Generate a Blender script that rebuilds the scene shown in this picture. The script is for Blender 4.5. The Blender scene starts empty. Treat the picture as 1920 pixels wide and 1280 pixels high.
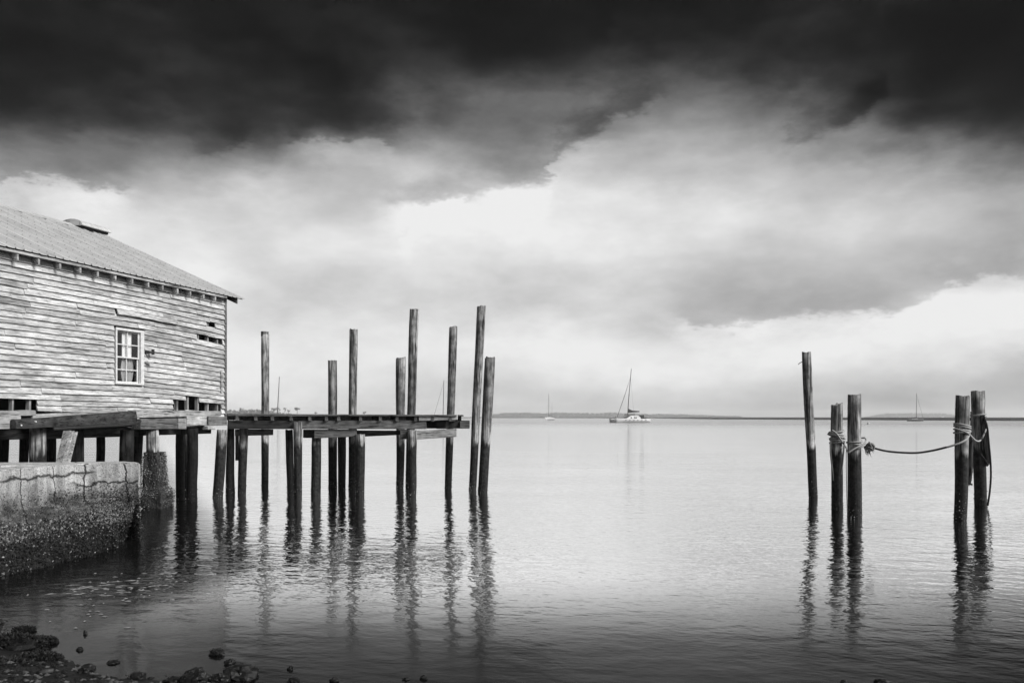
import bpy, bmesh, math, random
from mathutils import Vector, Matrix, noise as mnoise

random.seed(11)
R = math.radians
S = bpy.context.scene
COL = S.collection

# ------------------------------------------------------------------ camera, light, sky
EYE = 2.4
FPX = 1500.0
HOR = 781.0
cam_d = bpy.data.cameras.new('camera')
cam = bpy.data.objects.new('camera', cam_d)
COL.objects.link(cam)
cam.location = (0, 0, EYE)
cam.rotation_euler = (R(90), 0, 0)
cam_d.sensor_width = 36
cam_d.lens = FPX / 1920 * 36
cam_d.shift_y = (HOR - 640) / 1920
cam_d.clip_start = 0.1
cam_d.clip_end = 30000
S.camera = cam

S.view_settings.view_transform = 'Standard'
S.view_settings.look = 'None'
S.view_settings.gamma = 1
S.view_settings.use_curve_mapping = False
EXPO = 1.5
S.view_settings.exposure = EXPO

SUN_DIR = Vector((0.74, -0.42, 0.60)).normalized()      # towards the sun
sun_d = bpy.data.lights.new('sun', 'SUN')
sun_d.energy = 1.5
sun_d.angle = R(24)
sun_d.color = (1, 0.995, 0.985)
sun = bpy.data.objects.new('sun', sun_d)
COL.objects.link(sun)
sun.location = (30, -20, 40)
sun.rotation_euler = (-SUN_DIR).to_track_quat('-Z', 'Y').to_euler()

S.cycles.use_denoising = True
S.cycles.max_bounces = 8
S.cycles.volume_bounces = 1
S.cycles.caustics_reflective = False
S.cycles.caustics_refractive = False


class NT:
    """small helper for building node trees"""
    def __init__(self, tree):
        self.t = tree
        tree.nodes.clear()

    def n(self, kind, **kw):
        nd = self.t.nodes.new(kind)
        for k, v in kw.items():
            setattr(nd, k, v)
        return nd

    def put(self, sock, val):
        if val is None:
            return
        if hasattr(val, 'is_output') or isinstance(val, bpy.types.NodeSocket):
            self.t.links.new(val, sock)
        else:
            sock.default_value = val

    def m(self, op, a, b=None, c=None, clamp=False):
        nd = self.n('ShaderNodeMath', operation=op, use_clamp=clamp)
        self.put(nd.inputs[0], a)
        self.put(nd.inputs[1], b)
        self.put(nd.inputs[2], c)
        return nd.outputs[0]

    def vm(self, op, a, b=None):
        nd = self.n('ShaderNodeVectorMath', operation=op)
        self.put(nd.inputs[0], a)
        self.put(nd.inputs[1], b)
        return nd.outputs[0]

    def noise(self, vec, scale, detail=3, rough=0.55, out=0, dim='3D', lac=2.0, dist=0.0):
        nd = self.n('ShaderNodeTexNoise', noise_dimensions=dim)
        self.put(nd.inputs['Vector'], vec)
        nd.inputs['Scale'].default_value = scale
        nd.inputs['Detail'].default_value = detail
        nd.inputs['Roughness'].default_value = rough
        nd.inputs['Lacunarity'].default_value = lac
        nd.inputs['Distortion'].default_value = dist
        return nd.outputs[out]

    def ramp(self, fac, stops, interp='LINEAR'):
        nd = self.n('ShaderNodeValToRGB')
        self.put(nd.inputs[0], fac)
        cr = nd.color_ramp
        cr.interpolation = interp
        while len(cr.elements) > 1:
            cr.elements.remove(cr.elements[-1])
        cr.elements[0].position = max(0, min(1, stops[0][0]))
        v = stops[0][1]
        cr.elements[0].color = (v, v, v, 1)
        for p, v in stops[1:]:
            e = cr.elements.new(max(0, min(1, p)))
            e.color = (v, v, v, 1)
        return nd.outputs[0]

    def mr(self, v, a, b, c=0.0, d=1.0, smooth=False):
        nd = self.n('ShaderNodeMapRange')
        if smooth:
            nd.interpolation_type = 'SMOOTHSTEP'
        self.put(nd.inputs[0], v)
        for i, x in enumerate((a, b, c, d)):
            self.put(nd.inputs[1 + i], x)
        return nd.outputs[0]

    def mixf(self, f, a, b):
        nd = self.n('ShaderNodeMix', data_type='FLOAT')
        self.put(nd.inputs[0], f)
        self.put(nd.inputs[2], a)
        self.put(nd.inputs[3], b)
        return nd.outputs[0]

    def sep(self, v):
        nd = self.n('ShaderNodeSeparateXYZ')
        self.put(nd.inputs[0], v)
        return nd.outputs

    def comb(self, x, y, z):
        nd = self.n('ShaderNodeCombineXYZ')
        for i, a in enumerate((x, y, z)):
            self.put(nd.inputs[i], a)
        return nd.outputs[0]

    def curve(self, v, pts):
        nd = self.n('ShaderNodeFloatCurve')
        self.put(nd.inputs['Value'], v)
        c = nd.mapping.curves[0]
        c.points[0].location = pts[0]
        c.points[1].location = pts[-1]
        for p in pts[1:-1]:
            c.points.new(*p)
        for p in c.points:
            p.handle_type = 'AUTO_CLAMPED'
        nd.mapping.update()
        return nd.outputs[0]


def px_az(px):
    return math.degrees(math.atan((px - 960) / FPX))


def px_el(px, py):
    return math.degrees(math.atan((HOR - py) / math.hypot(FPX, px - 960)))


def build_world():
    w = bpy.data.worlds.new('World')
    S.world = w
    w.use_nodes = True
    N = NT(w.node_tree)
    d = N.vm('NORMALIZE', N.n('ShaderNodeTexCoord').outputs['Generated'])
    sx, sy, sz = N.sep(d)
    az0 = N.m('MULTIPLY', N.m('ARCTAN2', sx, sy), 180 / math.pi)
    el0 = N.m('MULTIPLY', N.m('ARCSINE', sz), 180 / math.pi)
    nv = N.comb(N.m('MULTIPLY', sx, 1.0), N.m('MULTIPLY', sy, 1.0), N.m('MULTIPLY', sz, 2.2))
    # turbulence that carries the cloud masses about
    wa = N.n('ShaderNodeTexNoise')
    N.put(wa.inputs['Vector'], nv)
    wa.inputs['Scale'].default_value = 5.0
    wa.inputs['Detail'].default_value = 5
    wa.inputs['Roughness'].default_value = 0.55
    wr, wg, wb = N.sep(wa.outputs['Color'])
    wb2 = N.n('ShaderNodeTexNoise')
    N.put(wb2.inputs['Vector'], nv)
    wb2.inputs['Scale'].default_value = 26.0
    wb2.inputs['Detail'].default_value = 6
    wb2.inputs['Roughness'].default_value = 0.6
    fr, fg, fb = N.sep(wb2.outputs['Color'])
    az = N.m('ADD', az0, N.m('MULTIPLY', N.m('SUBTRACT', wr, 0.5), 9.0))
    el = N.m('ADD', el0, N.m('MULTIPLY', N.m('SUBTRACT', wg, 0.5), 3.0))
    az = N.m('ADD', az, N.m('MULTIPLY', N.m('SUBTRACT', fr, 0.5), 1.5))
    el = N.m('ADD', el, N.m('MULTIPLY', N.m('SUBTRACT', fg, 0.5), 1.2))
    # the cloud deck: brightness against elevation at thirteen bearings, mirrored on round the compass
    t = N.m('PINGPONG', N.m('ADD', az, 45.0), 90.0)
    ys = [0, 60, 120, 180, 240, 280, 320, 360, 400, 460, 520, 580, 640, 700, 745, 781]
    grid = {
        0:    [20, 18, 17, 26, 72, 112, 150, 192, 222, 225, 228, 230, 230, 225, 215, 210],
        160:  [22, 28, 22, 36, 65, 100, 132, 190, 222, 225, 228, 230, 230, 225, 215, 210],
        320:  [32, 34, 38, 42, 72, 110, 150, 180, 202, 226, 228, 225, 225, 222, 215, 210],
        480:  [30, 28, 32, 52, 75, 115, 172, 206, 215, 216, 208, 205, 225, 225, 218, 215],
        640:  [36, 38, 27, 38, 80, 158, 176, 186, 200, 212, 203, 200, 222, 222, 212, 208],
        800:  [30, 38, 56, 72, 108, 162, 196, 200, 230, 225, 212, 210, 225, 218, 208, 205],
        960:  [25, 25, 45, 84, 92, 124, 148, 210, 230, 222, 208, 198, 228, 208, 200, 200],
        1120: [27, 26, 55, 92, 118, 180, 196, 214, 222, 218, 205, 208, 218, 222, 202, 198],
        1280: [28, 44, 74, 106, 150, 172, 190, 206, 213, 210, 192, 185, 222, 225, 200, 192],
        1440: [26, 38, 55, 84, 134, 168, 186, 198, 212, 200, 185, 178, 228, 222, 198, 185],
        1600: [32, 32, 44, 50, 104, 140, 174, 190, 204, 195, 182, 186, 230, 215, 188, 178],
        1760: [22, 22, 22, 32, 66, 106, 158, 180, 190, 185, 180, 222, 228, 200, 175, 170],
        1920: [16, 20, 26, 34, 56, 92, 130, 160, 170, 172, 182, 232, 218, 176, 166, 165],
    }
    xs = sorted(grid)
    azs = [px_az(x) + 45 for x in xs]
    ELMAX = 60.0
    elf = N.m('DIVIDE', el, ELMAX, clamp=True)
    tot = None
    for i, x in enumerate(xs):
        stops = [(0.0, grid[x][-1] / 255)]
        for y, v in list(zip(ys, grid[x]))[::-1][1:]:
            stops.append((px_el(x, y) / ELMAX, v / 255))
        stops += [(0.62, 26 / 255), (1.0, 36 / 255)]
        val = N.ramp(elf, stops, 'CARDINAL')
        w_ = None
        if i > 0:
            w_ = N.mr(t, azs[i - 1], azs[i], 0, 1, True)
        if i < len(xs) - 1:
            w2 = N.mr(t, azs[i], azs[i + 1], 1, 0, True)
            w_ = w2 if w_ is None else N.m('MULTIPLY', w_, w2)
        term = N.m('MULTIPLY', val, w_)
        tot = term if tot is None else N.m('ADD', tot, term)
    # ragged cloud edges
    te = N.m('PINGPONG', N.m('ADD', N.m('ADD', az0, 45.0), N.m('MULTIPLY', N.m('SUBTRACT', fb, 0.5), 3.4)), 90.0)
    ee = N.m('ADD', el0, N.m('MULTIPLY', N.m('SUBTRACT', fg, 0.5), 2.4))
    wc = N.n('ShaderNodeTexNoise')
    N.put(wc.inputs['Vector'], nv)
    wc.inputs['Scale'].default_value = 85.0
    wc.inputs['Detail'].default_value = 6
    wc.inputs['Roughness'].default_value = 0.65
    hr, hg, hb_ = N.sep(wc.outputs['Color'])
    te = N.m('ADD', te, N.m('MULTIPLY', N.m('SUBTRACT', hr, 0.5), 1.6))
    ee = N.m('ADD', ee, N.m('MULTIPLY', N.m('SUBTRACT', hg, 0.5), 1.0))
    edges = [
        # points, fade width in px at the ends, (dark above, reach px), (bright below, reach px), sharpness px
        ([(700, 385), (780, 378), (840, 368), (880, 368), (930, 354), (985, 346), (1026, 338), (1042, 300), (1064, 272),
          (1120, 248), (1170, 216), (1215, 200), (1260, 170)], 60, (-0.10, 70), (0.05, 90), 30),
        ([(-60, 372), (0, 350), (20, 332), (40, 328), (75, 333), (130, 340), (180, 348), (260, 352)], 50, (-0.07, 40), (0.08, 60), 15),
        ([(1470, 285), (1490, 272), (1520, 256), (1560, 244), (1600, 235), (1640, 206), (1665, 180)], 20, (-0.10, 80), (0.03, 40), 34),
        ([(1240, 590), (1340, 615), (1400, 612), (1480, 592), (1560, 588), (1650, 585), (1740, 560), (1800, 530), (1860, 520),
          (1960, 528)], 50, (-0.05, 70), (0.08, 60), 18),
        ([(740, 470), (775, 420), (800, 385), (860, 376), (900, 392), (930, 420)], 30, (-0.03, 40), (0.05, 60), 12),
        ([(340, 300), (360, 292), (400, 286), (440, 268), (480, 262)], 30, (-0.05, 60), (0.04, 40), 20),
        ([(520, 268), (560, 262), (600, 258), (700, 262), (760, 270)], 40, (-0.06, 70), (0.07, 60), 12),
    ]
    DEG = math.degrees(1 / FPX)
    for pts, fade, (da, ra), (db, rb), sh in edges:
        cp = [((px_az(x) + 45) / 90, px_el(x, y) / 45) for x, y in pts]
        ed = N.m('MULTIPLY', N.curve(N.m('DIVIDE', te, 90.0), cp), 45.0)
        s = N.m('SUBTRACT', ee, ed)              # degrees above the edge
        up = N.mr(s, 0, ra * DEG, da, 0, True)
        dn = N.mr(s, 0, -rb * DEG, db, 0, True)
        side = N.mr(s, -sh * DEG * .5, sh * DEG * .5, 0, 1, True)
        v = N.mixf(side, dn, up)
        a0, a1 = px_az(pts[0][0]) + 45, px_az(pts[-1][0]) + 45
        f = fade * DEG
        win = N.m('MULTIPLY', N.mr(te, a0, a0 + f, 0, 1, True), N.mr(te, a1 - f, a1, 1, 0, True))
        tot = N.m('ADD', tot, N.m('MULTIPLY', v, win))
    # fine billow
    b1 = N.noise(nv, 9.0, 9, 0.62)
    b2 = N.noise(N.vm('ADD', nv, (3.1, 1.7, 0.4)), 3.0, 5, 0.55)
    amp = N.mr(tot, 0.08, 0.5, 0.34, 0.22)
    tot = N.m('ADD', tot, N.m('MULTIPLY', N.m('SUBTRACT', b1, 0.5), amp))
    tot = N.m('ADD', tot, N.m('MULTIPLY', N.m('SUBTRACT', b2, 0.5), N.m('MULTIPLY', amp, 0.8)))
    tot = N.m('MAXIMUM', N.m('MINIMUM', N.m('MULTIPLY', tot, N.mr(tot, 0.6, 0.85, 1.0, 1.04)), 0.94), 0.02)
    tot = N.m('MULTIPLY', tot, N.mr(tot, 0.06, 0.4, 0.5, 1.0))
    lin = N.m('MULTIPLY', N.m('POWER', N.m('DIVIDE', N.m('ADD', tot, 0.055), 1.055), 2.4), 1.0 / (2 ** EXPO))
    # clear air above the overcast, seen only faintly through it
    sky = N.n('ShaderNodeTexSky', sky_type='NISHITA', sun_disc=False)
    sky.sun_elevation = math.asin(SUN_DIR.z)
    sky.sun_rotation = math.atan2(SUN_DIR.x, SUN_DIR.y)
    bw = N.n('ShaderNodeRGBToBW')
    N.put(bw.inputs[0], sky.outputs[0])
    STR = 0.1
    col = N.m('ADD', N.m('MULTIPLY', lin, 0.985 / STR), N.m('MULTIPLY', bw.outputs[0], 0.0003))
    bg = N.n('ShaderNodeBackground')
    N.put(bg.inputs['Color'], N.comb(col, col, col))
    bg.inputs['Strength'].default_value = STR
    out = N.n('ShaderNodeOutputWorld')
    N.t.links.new(bg.outputs[0], out.inputs['Surface'])


build_world()

# ------------------------------------------------------------------ helpers


def P(px, py, d):
    return Vector(((px - 960) / FPX * d, d, EYE - (py - HOR) / FPX * d))


def tag(o, label=None, cat=None, group=None, kind=None):
    if label:
        o['label'] = label
    if cat:
        o['category'] = cat
    if group:
        o['group'] = group
    if kind:
        o['kind'] = kind
    return o


def thing(name, loc, label, cat, group=None):
    o = bpy.data.objects.new(name, None)
    o.empty_display_size = 0.2
    o.location = loc
    COL.objects.link(o)
    return tag(o, label, cat, group)


def org(o):
    v = Vector((0, 0, 0))
    while o is not None:
        v += o.location
        o = o.parent
    return v


class MB:
    def __init__(self):
        self.v = []
        self.f = []

    def poly(self, pts, faces):
        b = len(self.v)
        self.v += [Vector(p) for p in pts]
        self.f += [tuple(i + b for i in f) for f in faces]

    def box(self, c, half, rot=None):
        c = Vector(c)
        pts = []
        for sx in (-1, 1):
            for sy in (-1, 1):
                for sz in (-1, 1):
                    p = Vector((sx * half[0], sy * half[1], sz * half[2]))
                    if rot is not None:
                        p = rot @ p
                    pts.append(c + p)
        self.poly(pts, [(0, 1, 3, 2), (4, 6, 7, 5), (0, 4, 5, 1), (2, 3, 7, 6), (0, 2, 6, 4), (1, 5, 7, 3)])

    def prism(self, front, ext):
        """polygon extruded along ext"""
        n = len(front)
        ext = Vector(ext)
        pts = [Vector(p) for p in front] + [Vector(p) + ext for p in front]
        fs = [tuple(range(n)), tuple(range(2 * n - 1, n - 1, -1))]
        for i in range(n):
            j = (i + 1) % n
            fs.append((j, i, i + n, j + n))
        self.poly(pts, fs)

    def tube(self, path, rad, seg=8, caps=True, jit=0.0, seed=0):
        path = [Vector(p) for p in path]
        n = len(path)
        if not isinstance(rad, (list, tuple)):
            rad = [rad] * n
        pts = []
        ref = None
        for i, p in enumerate(path):
            a = path[max(i - 1, 0)]
            b = path[min(i + 1, n - 1)]
            t = (b - a).normalized()
            if ref is None:
                ref = Vector((1, 0, 0)) if abs(t.x) < 0.8 else Vector((0, 1, 0))
            x = (ref - t * ref.dot(t))
            if x.length < 1e-5:
                x = t.orthogonal()
            x.normalize()
            ref = x
            y = t.cross(x)
            for k in range(seg):
                a_ = 2 * math.pi * k / seg
                rr = rad[i]
                if jit:
                    rr *= 1 + jit * mnoise.noise(Vector((math.cos(a_) * 1.3 + seed, math.sin(a_) * 1.3, i * 0.35 + seed * 3.1)))
                pts.append(p + x * math.cos(a_) * rr + y * math.sin(a_) * rr)
        fs = []
        for i in range(n - 1):
            for k in range(seg):
                k2 = (k + 1) % seg
                fs.append((i * seg + k, i * seg + k2, (i + 1) * seg + k2, (i + 1) * seg + k))
        if caps:
            fs.append(tuple(range(seg - 1, -1, -1)))
            fs.append(tuple((n - 1) * seg + k for k in range(seg)))
        self.poly(pts, fs)

    def build(self, name, mat, parent=None, smooth=False, bevel=0.0, loc=None):
        me = bpy.data.meshes.new(name)
        o = bpy.data.objects.new(name, me)
        base = org(parent) if parent is not None else Vector((0, 0, 0))
        if loc is not None:
            o.location = Vector(loc) - base
            base = Vector(loc)
        me.from_pydata([tuple(v - base) for v in self.v], [], self.f)
        bm = bmesh.new()
        bm.from_mesh(me)
        bmesh.ops.recalc_face_normals(bm, faces=bm.faces)
        bm.to_mesh(me)
        bm.free()
        me.materials.append(mat)
        if smooth:
            for p in me.polygons:
                p.use_smooth = True
        COL.objects.link(o)
        if parent is not None:
            o.parent = parent
        if bevel:
            b = o.modifiers.new('worn_edges', 'BEVEL')
            b.width = bevel
            b.segments = 1
            b.limit_method = 'ANGLE'
        return o


# ------------------------------------------------------------------ materials (all grey: the photograph is black and white)


def principled(name):
    m = bpy.data.materials.new(name)
    m.use_nodes = True
    N = NT(m.node_tree)
    b = N.n('ShaderNodeBsdfPrincipled')
    o = N.n('ShaderNodeOutputMaterial')
    N.t.links.new(b.outputs[0], o.inputs[0])
    return m, N, b


def grey(N, sock, v):
    N.put(sock, N.comb(v, v, v))


def obj_coords(N, scale, spread=37.0):
    tc = N.n('ShaderNodeTexCoord').outputs['Object']
    rnd = N.n('ShaderNodeObjectInfo').outputs['Random']
    off = N.m('MULTIPLY', rnd, spread)
    v = N.vm('ADD', N.vm('MULTIPLY', tc, scale), N.comb(off, off, N.m('MULTIPLY', off, 0.7)))
    return v, rnd, tc


def bump(N, b, h, strength, dist):
    bp = N.n('ShaderNodeBump')
    bp.inputs['Strength'].default_value = strength
    bp.inputs['Distance'].default_value = dist
    N.put(bp.inputs['Height'], h)
    N.t.links.new(bp.outputs[0], b.inputs['Normal'])
    return bp


def mat_pile(name, lo, hi, tide=1.5, wet=0.024, pale=0.0):
    m, N, b = principled(name)
    v, rnd, tc = obj_coords(N, (9, 9, 0.7))
    g = N.noise(v, 1.0, 6, 0.65, dist=0.6)
    v2 = N.vm('MULTIPLY', v, (3.2, 3.2, 1.4))
    crack = N.noise(v2, 1.0, 3, 0.6)
    spots = N.noise(N.vm('MULTIPLY', v, (0.5, 0.5, 5.0)), 1.0, 4, 0.6)
    base = N.ramp(g, [(0.32, lo), (0.48, (lo + hi) * .45), (0.66, hi)])
    ck = N.mr(crack, 0.38, 0.47, 0.15, 1.0)
    sp = N.mr(spots, 0.36, 0.62, 0.5, 1.35)
    col = N.m('MULTIPLY', N.m('MULTIPLY', base, ck), sp)
    col = N.m('MULTIPLY', col, N.mr(rnd, 0, 1, 0.75, 1.25))
    pz = N.sep(N.n('ShaderNodeNewGeometry').outputs['Position'])[2]
    # bleached band over the tide line, dark wet growth under it
    tn = N.m('ADD', pz, N.m('MULTIPLY', N.m('SUBTRACT', N.noise(v, 0.7, 4, 0.6), 0.5), 0.9))
    band = N.m('MULTIPLY', N.mr(tn, tide - .1, tide + .15, 0, 1, True), N.mr(tn, tide + .2, tide + .9, 1, 0, True))
    col = N.m('MULTIPLY', col, N.m('ADD', 1.0, N.m('MULTIPLY', band, 0.55 + pale)))
    wetf = N.mr(tn, tide - 0.06, tide + 0.08, 1, 0, True)
    grit = N.noise(tc, 42.0, 2, 0.7)
    mott = N.noise(tc, 9.0, 4, 0.65)
    wetc = N.m('MULTIPLY', N.mr(crack, 0.3, 0.75, 0.5, 1.6), wet)
    wetc = N.m('MULTIPLY', wetc, N.mr(mott, 0.35, 0.68, 0.3, 1.9))
    wetc = N.m('ADD', wetc, N.mr(grit, 0.66, 0.74, 0.0, 0.10))
    col = N.mixf(wetf, col, wetc)
    grey(N, b.inputs['Base Color'], col)
    N.put(b.inputs['Roughness'], N.mixf(wetf, 0.9, 0.7))
    b.inputs['Specular IOR Level'].default_value = 0.15
    bump(N, b, N.m('ADD', g, N.m('MULTIPLY', crack, 0.6)), 0.7, 0.03)
    return m


def mat_timber(name, lo, hi, axis='x', crackd=0.3, rough=0.9):
    m, N, b = principled(name)
    sc = {'x': (0.9, 11, 11), 'y': (11, 0.9, 11), 'z': (11, 11, 0.9)}[axis]
    v, rnd, tc = obj_coords(N, sc)
    g = N.noise(v, 1.0, 6, 0.65, dist=0.8)
    crack = N.noise(N.vm('MULTIPLY', v, (2.2, 2.2, 2.2)), 1.0, 3, 0.6)
    kn = N.noise(N.vm('MULTIPLY', tc, (3, 3, 3)), 1.0, 3, 0.6)
    base = N.ramp(g, [(0.25, lo), (0.5, (lo + hi) * .5), (0.72, hi)])
    col = N.m('MULTIPLY', base, N.mr(crack, 0.36, 0.45, crackd, 1.0))
    col = N.m('MULTIPLY', col, N.mr(kn, 0.3, 0.65, 0.6, 1.2))
    col = N.m('MULTIPLY', col, N.mr(rnd, 0, 1, 0.75, 1.25))
    grey(N, b.inputs['Base Color'], col)
    b.inputs['Roughness'].default_value = rough
    b.inputs['Specular IOR Level'].default_value = 0.25
    bump(N, b, N.m('ADD', g, N.m('MULTIPLY', crack, 0.6)), 0.6, 0.02)
    return m


def mat_clapboard():
    """weathered, flaking pale paint on lap siding; grain runs along local x"""
    m, N, b = principled('flaking_paint_boards')
    v, rnd, tc = obj_coords(N, (1.0, 1.0, 16))
    grain = N.noise(v, 1.3, 6, 0.68, dist=0.4)
    fine = N.noise(N.vm('MULTIPLY', v, (2.5, 2.5, 2.5)), 1.6, 5, 0.7)
    patch = N.noise(N.vm('MULTIPLY', v, (0.9, 0.9, 0.16)), 1.0, 5, 0.6)
    paint = N.mr(N.m('ADD', N.m('MULTIPLY', patch, 0.65), N.m('MULTIPLY', grain, 0.5)), 0.42, 0.66, 0, 1)
    col = N.mixf(paint, 0.27, 0.76)
    col = N.m('MULTIPLY', col, N.mr(fine, 0.34, 0.55, 0.22, 1.08))
    vor = N.n('ShaderNodeTexVoronoi')
    N.put(vor.inputs['Vector'], N.vm('MULTIPLY', tc, (1.0, 1.0, 1.0)))
    vor.inputs['Scale'].default_value = 3.1
    spot = N.mr(vor.outputs['Distance'], 0.03, 0.09, 0.2, 1.0)
    col = N.m('MULTIPLY', col, spot)
    col = N.m('MULTIPLY', col, N.mr(rnd, 0, 1, 0.8, 1.1))
    grey(N, b.inputs['Base Color'], N.m('MINIMUM', col, 0.82))
    b.inputs['Roughness'].default_value = 0.85
    b.inputs['Specular IOR Level'].default_value = 0.25
    bump(N, b, N.m('ADD', grain, fine), 0.6, 0.012)
    return m


def mat_plain(name, v, rough=0.8, var=0.3, scale=4.0, spec=0.3, metal=0.0, bmp=0.0):
    m, N, b = principled(name)
    vec, rnd, tc = obj_coords(N, (1, 1, 1))
    n = N.noise(vec, scale, 5, 0.6)
    grey(N, b.inputs['Base Color'], N.m('MULTIPLY', N.mr(n, 0.25, 0.75, 1 - var, 1 + var), v))
    b.inputs['Roughness'].default_value = rough
    b.inputs['Specular IOR Level'].default_value = spec
    b.inputs['Metallic'].default_value = metal
    if bmp:
        bump(N, b, n, 0.6, bmp)
    return m


M_pile = mat_pile('weathered_pile', 0.05, 0.42)
M_pile_pale = mat_pile('bleached_pile', 0.07, 0.30, pale=0.2)
M_pile_black = mat_pile('black_pile', 0.008, 0.035, wet=0.008)  # near-black tones, far darker than the other piles
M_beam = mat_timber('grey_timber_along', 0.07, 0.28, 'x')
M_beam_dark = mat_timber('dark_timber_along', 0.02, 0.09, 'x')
M_beam_black = mat_timber('black_timber', 0.006, 0.022, 'x')  # near-black version of the long-grained timber
M_joist = mat_timber('joist_timber', 0.05, 0.24, 'y')
M_sill = mat_timber('pale_sill_timber', 0.22, 0.62, 'x', 0.25)
M_post_pale = mat_timber('pale_post_timber', 0.16, 0.5, 'z')
M_clap = mat_clapboard()
M_trim = mat_plain('window_paint', 0.7, 0.7, 0.25, 14)
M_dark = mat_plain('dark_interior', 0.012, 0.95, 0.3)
M_curtain = mat_plain('curtain_cloth', 0.8, 0.9, 0.08, 12)
M_iron = mat_plain('rusty_iron', 0.03, 0.6, 0.4, 20)
M_rope = mat_plain('pale_rope', 0.42, 0.9, 0.35, 60, bmp=0.01)
M_rope_grey = mat_plain('grey_rope', 0.2, 0.9, 0.4, 60, bmp=0.01)
M_rope_dark = mat_plain('wet_black_rope', 0.012, 0.7, 0.4, 60)
M_gel = mat_plain('white_hull', 0.62, 0.35, 0.05, 3, 0.5)
M_hulldark = mat_plain('dark_hull', 0.02, 0.5, 0.2, 3, 0.4)
M_canvas = mat_plain('dark_canvas', 0.02, 0.9, 0.2)
M_spar = mat_plain('spar_metal', 0.10, 0.5, 0.1)
M_glassdark = mat_plain('tinted_port', 0.03, 0.15, 0.05, spec=0.5)
M_shell = mat_plain('oyster_shell', 0.30, 0.6, 0.8, 30)
M_shell_dark = mat_plain('dark_oyster_shell', 0.03, 0.55, 0.8, 30)
M_rock = mat_plain('wet_dark_rock', 0.012, 0.5, 0.6, 9, 0.3, bmp=0.03)
M_rock_pale = mat_plain('grey_rock', 0.05, 0.6, 0.5, 9, 0.3, bmp=0.03)
M_leaf = mat_plain('pine_foliage', 0.05, 0.9, 0.5, 0.4)
M_marsh = mat_plain('marsh_grass', 0.03, 0.95, 0.4, 0.05)


def mat_roof():
    m, N, b = principled('galvanised_roof')
    v, rnd, tc = obj_coords(N, (1, 1, 1))
    n = N.noise(v, 1.2, 6, 0.62)
    st = N.noise(N.vm('MULTIPLY', tc, (6, 0.5, 1)), 1.0, 4, 0.6)
    col = N.m('MULTIPLY', N.mr(n, 0.25, 0.75, 0.48, 0.68), N.mr(st, 0.3, 0.7, 0.85, 1.1))
    # screw heads: rows across the sheets
    x, y, z = N.sep(tc)
    fx = N.m('SUBTRACT', 0.5, N.m('ABSOLUTE', N.m('SUBTRACT', N.m('FRACT', N.m('DIVIDE', x, 0.2)), 0.5)))
    fy = N.m('ABSOLUTE', N.m('SUBTRACT', N.m('FRACT', N.m('DIVIDE', y, 0.52)), 0.5))
    dd = N.m('ADD', N.m('POWER', N.m('MULTIPLY', fx, 0.2), 2.0), N.m('POWER', N.m('MULTIPLY', fy, 0.52), 2.0))
    col = N.m('MULTIPLY', col, N.mr(dd, 0.0001, 0.0004, 0.6, 1.0))
    # darker lines beside the ribs
    rib_line = N.m('MULTIPLY', N.mr(fx, 0.08, 0.14, 0, 1), N.mr(fx, 0.16, 0.26, 1, 0))
    col = N.m('MULTIPLY', col, N.m('SUBTRACT', 1.0, N.m('MULTIPLY', rib_line, N.mr(n, 0.3, 0.7, 0.1, 0.4))))
    grey(N, b.inputs['Base Color'], col)
    b.inputs['Roughness'].default_value = 0.55
    b.inputs['Metallic'].default_value = 0.0
    b.inputs['Specular IOR Level'].default_value = 0.4
    bump(N, b, n, 0.2, 0.02)
    return m


M_roof = mat_roof()


def mat_glass():
    m = bpy.data.materials.new('window_glass')
    m.use_nodes = True
    N = NT(m.node_tree)
    t = N.n('ShaderNodeBsdfTransparent')
    g = N.n('ShaderNodeBsdfGlossy')
    g.inputs['Roughness'].default_value = 0.02
    lw = N.n('ShaderNodeLayerWeight')
    lw.inputs['Blend'].default_value = 0.12
    mx = N.n('ShaderNodeMixShader')
    N.put(mx.inputs[0], N.m('MULTIPLY', lw.outputs['Facing'], 0.5))
    N.t.links.new(t.outputs[0], mx.inputs[1])
    N.t.links.new(g.outputs[0], mx.inputs[2])
    o = N.n('ShaderNodeOutputMaterial')
    N.t.links.new(mx.outputs[0], o.inputs[0])
    return m


M_glass = mat_glass()


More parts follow.
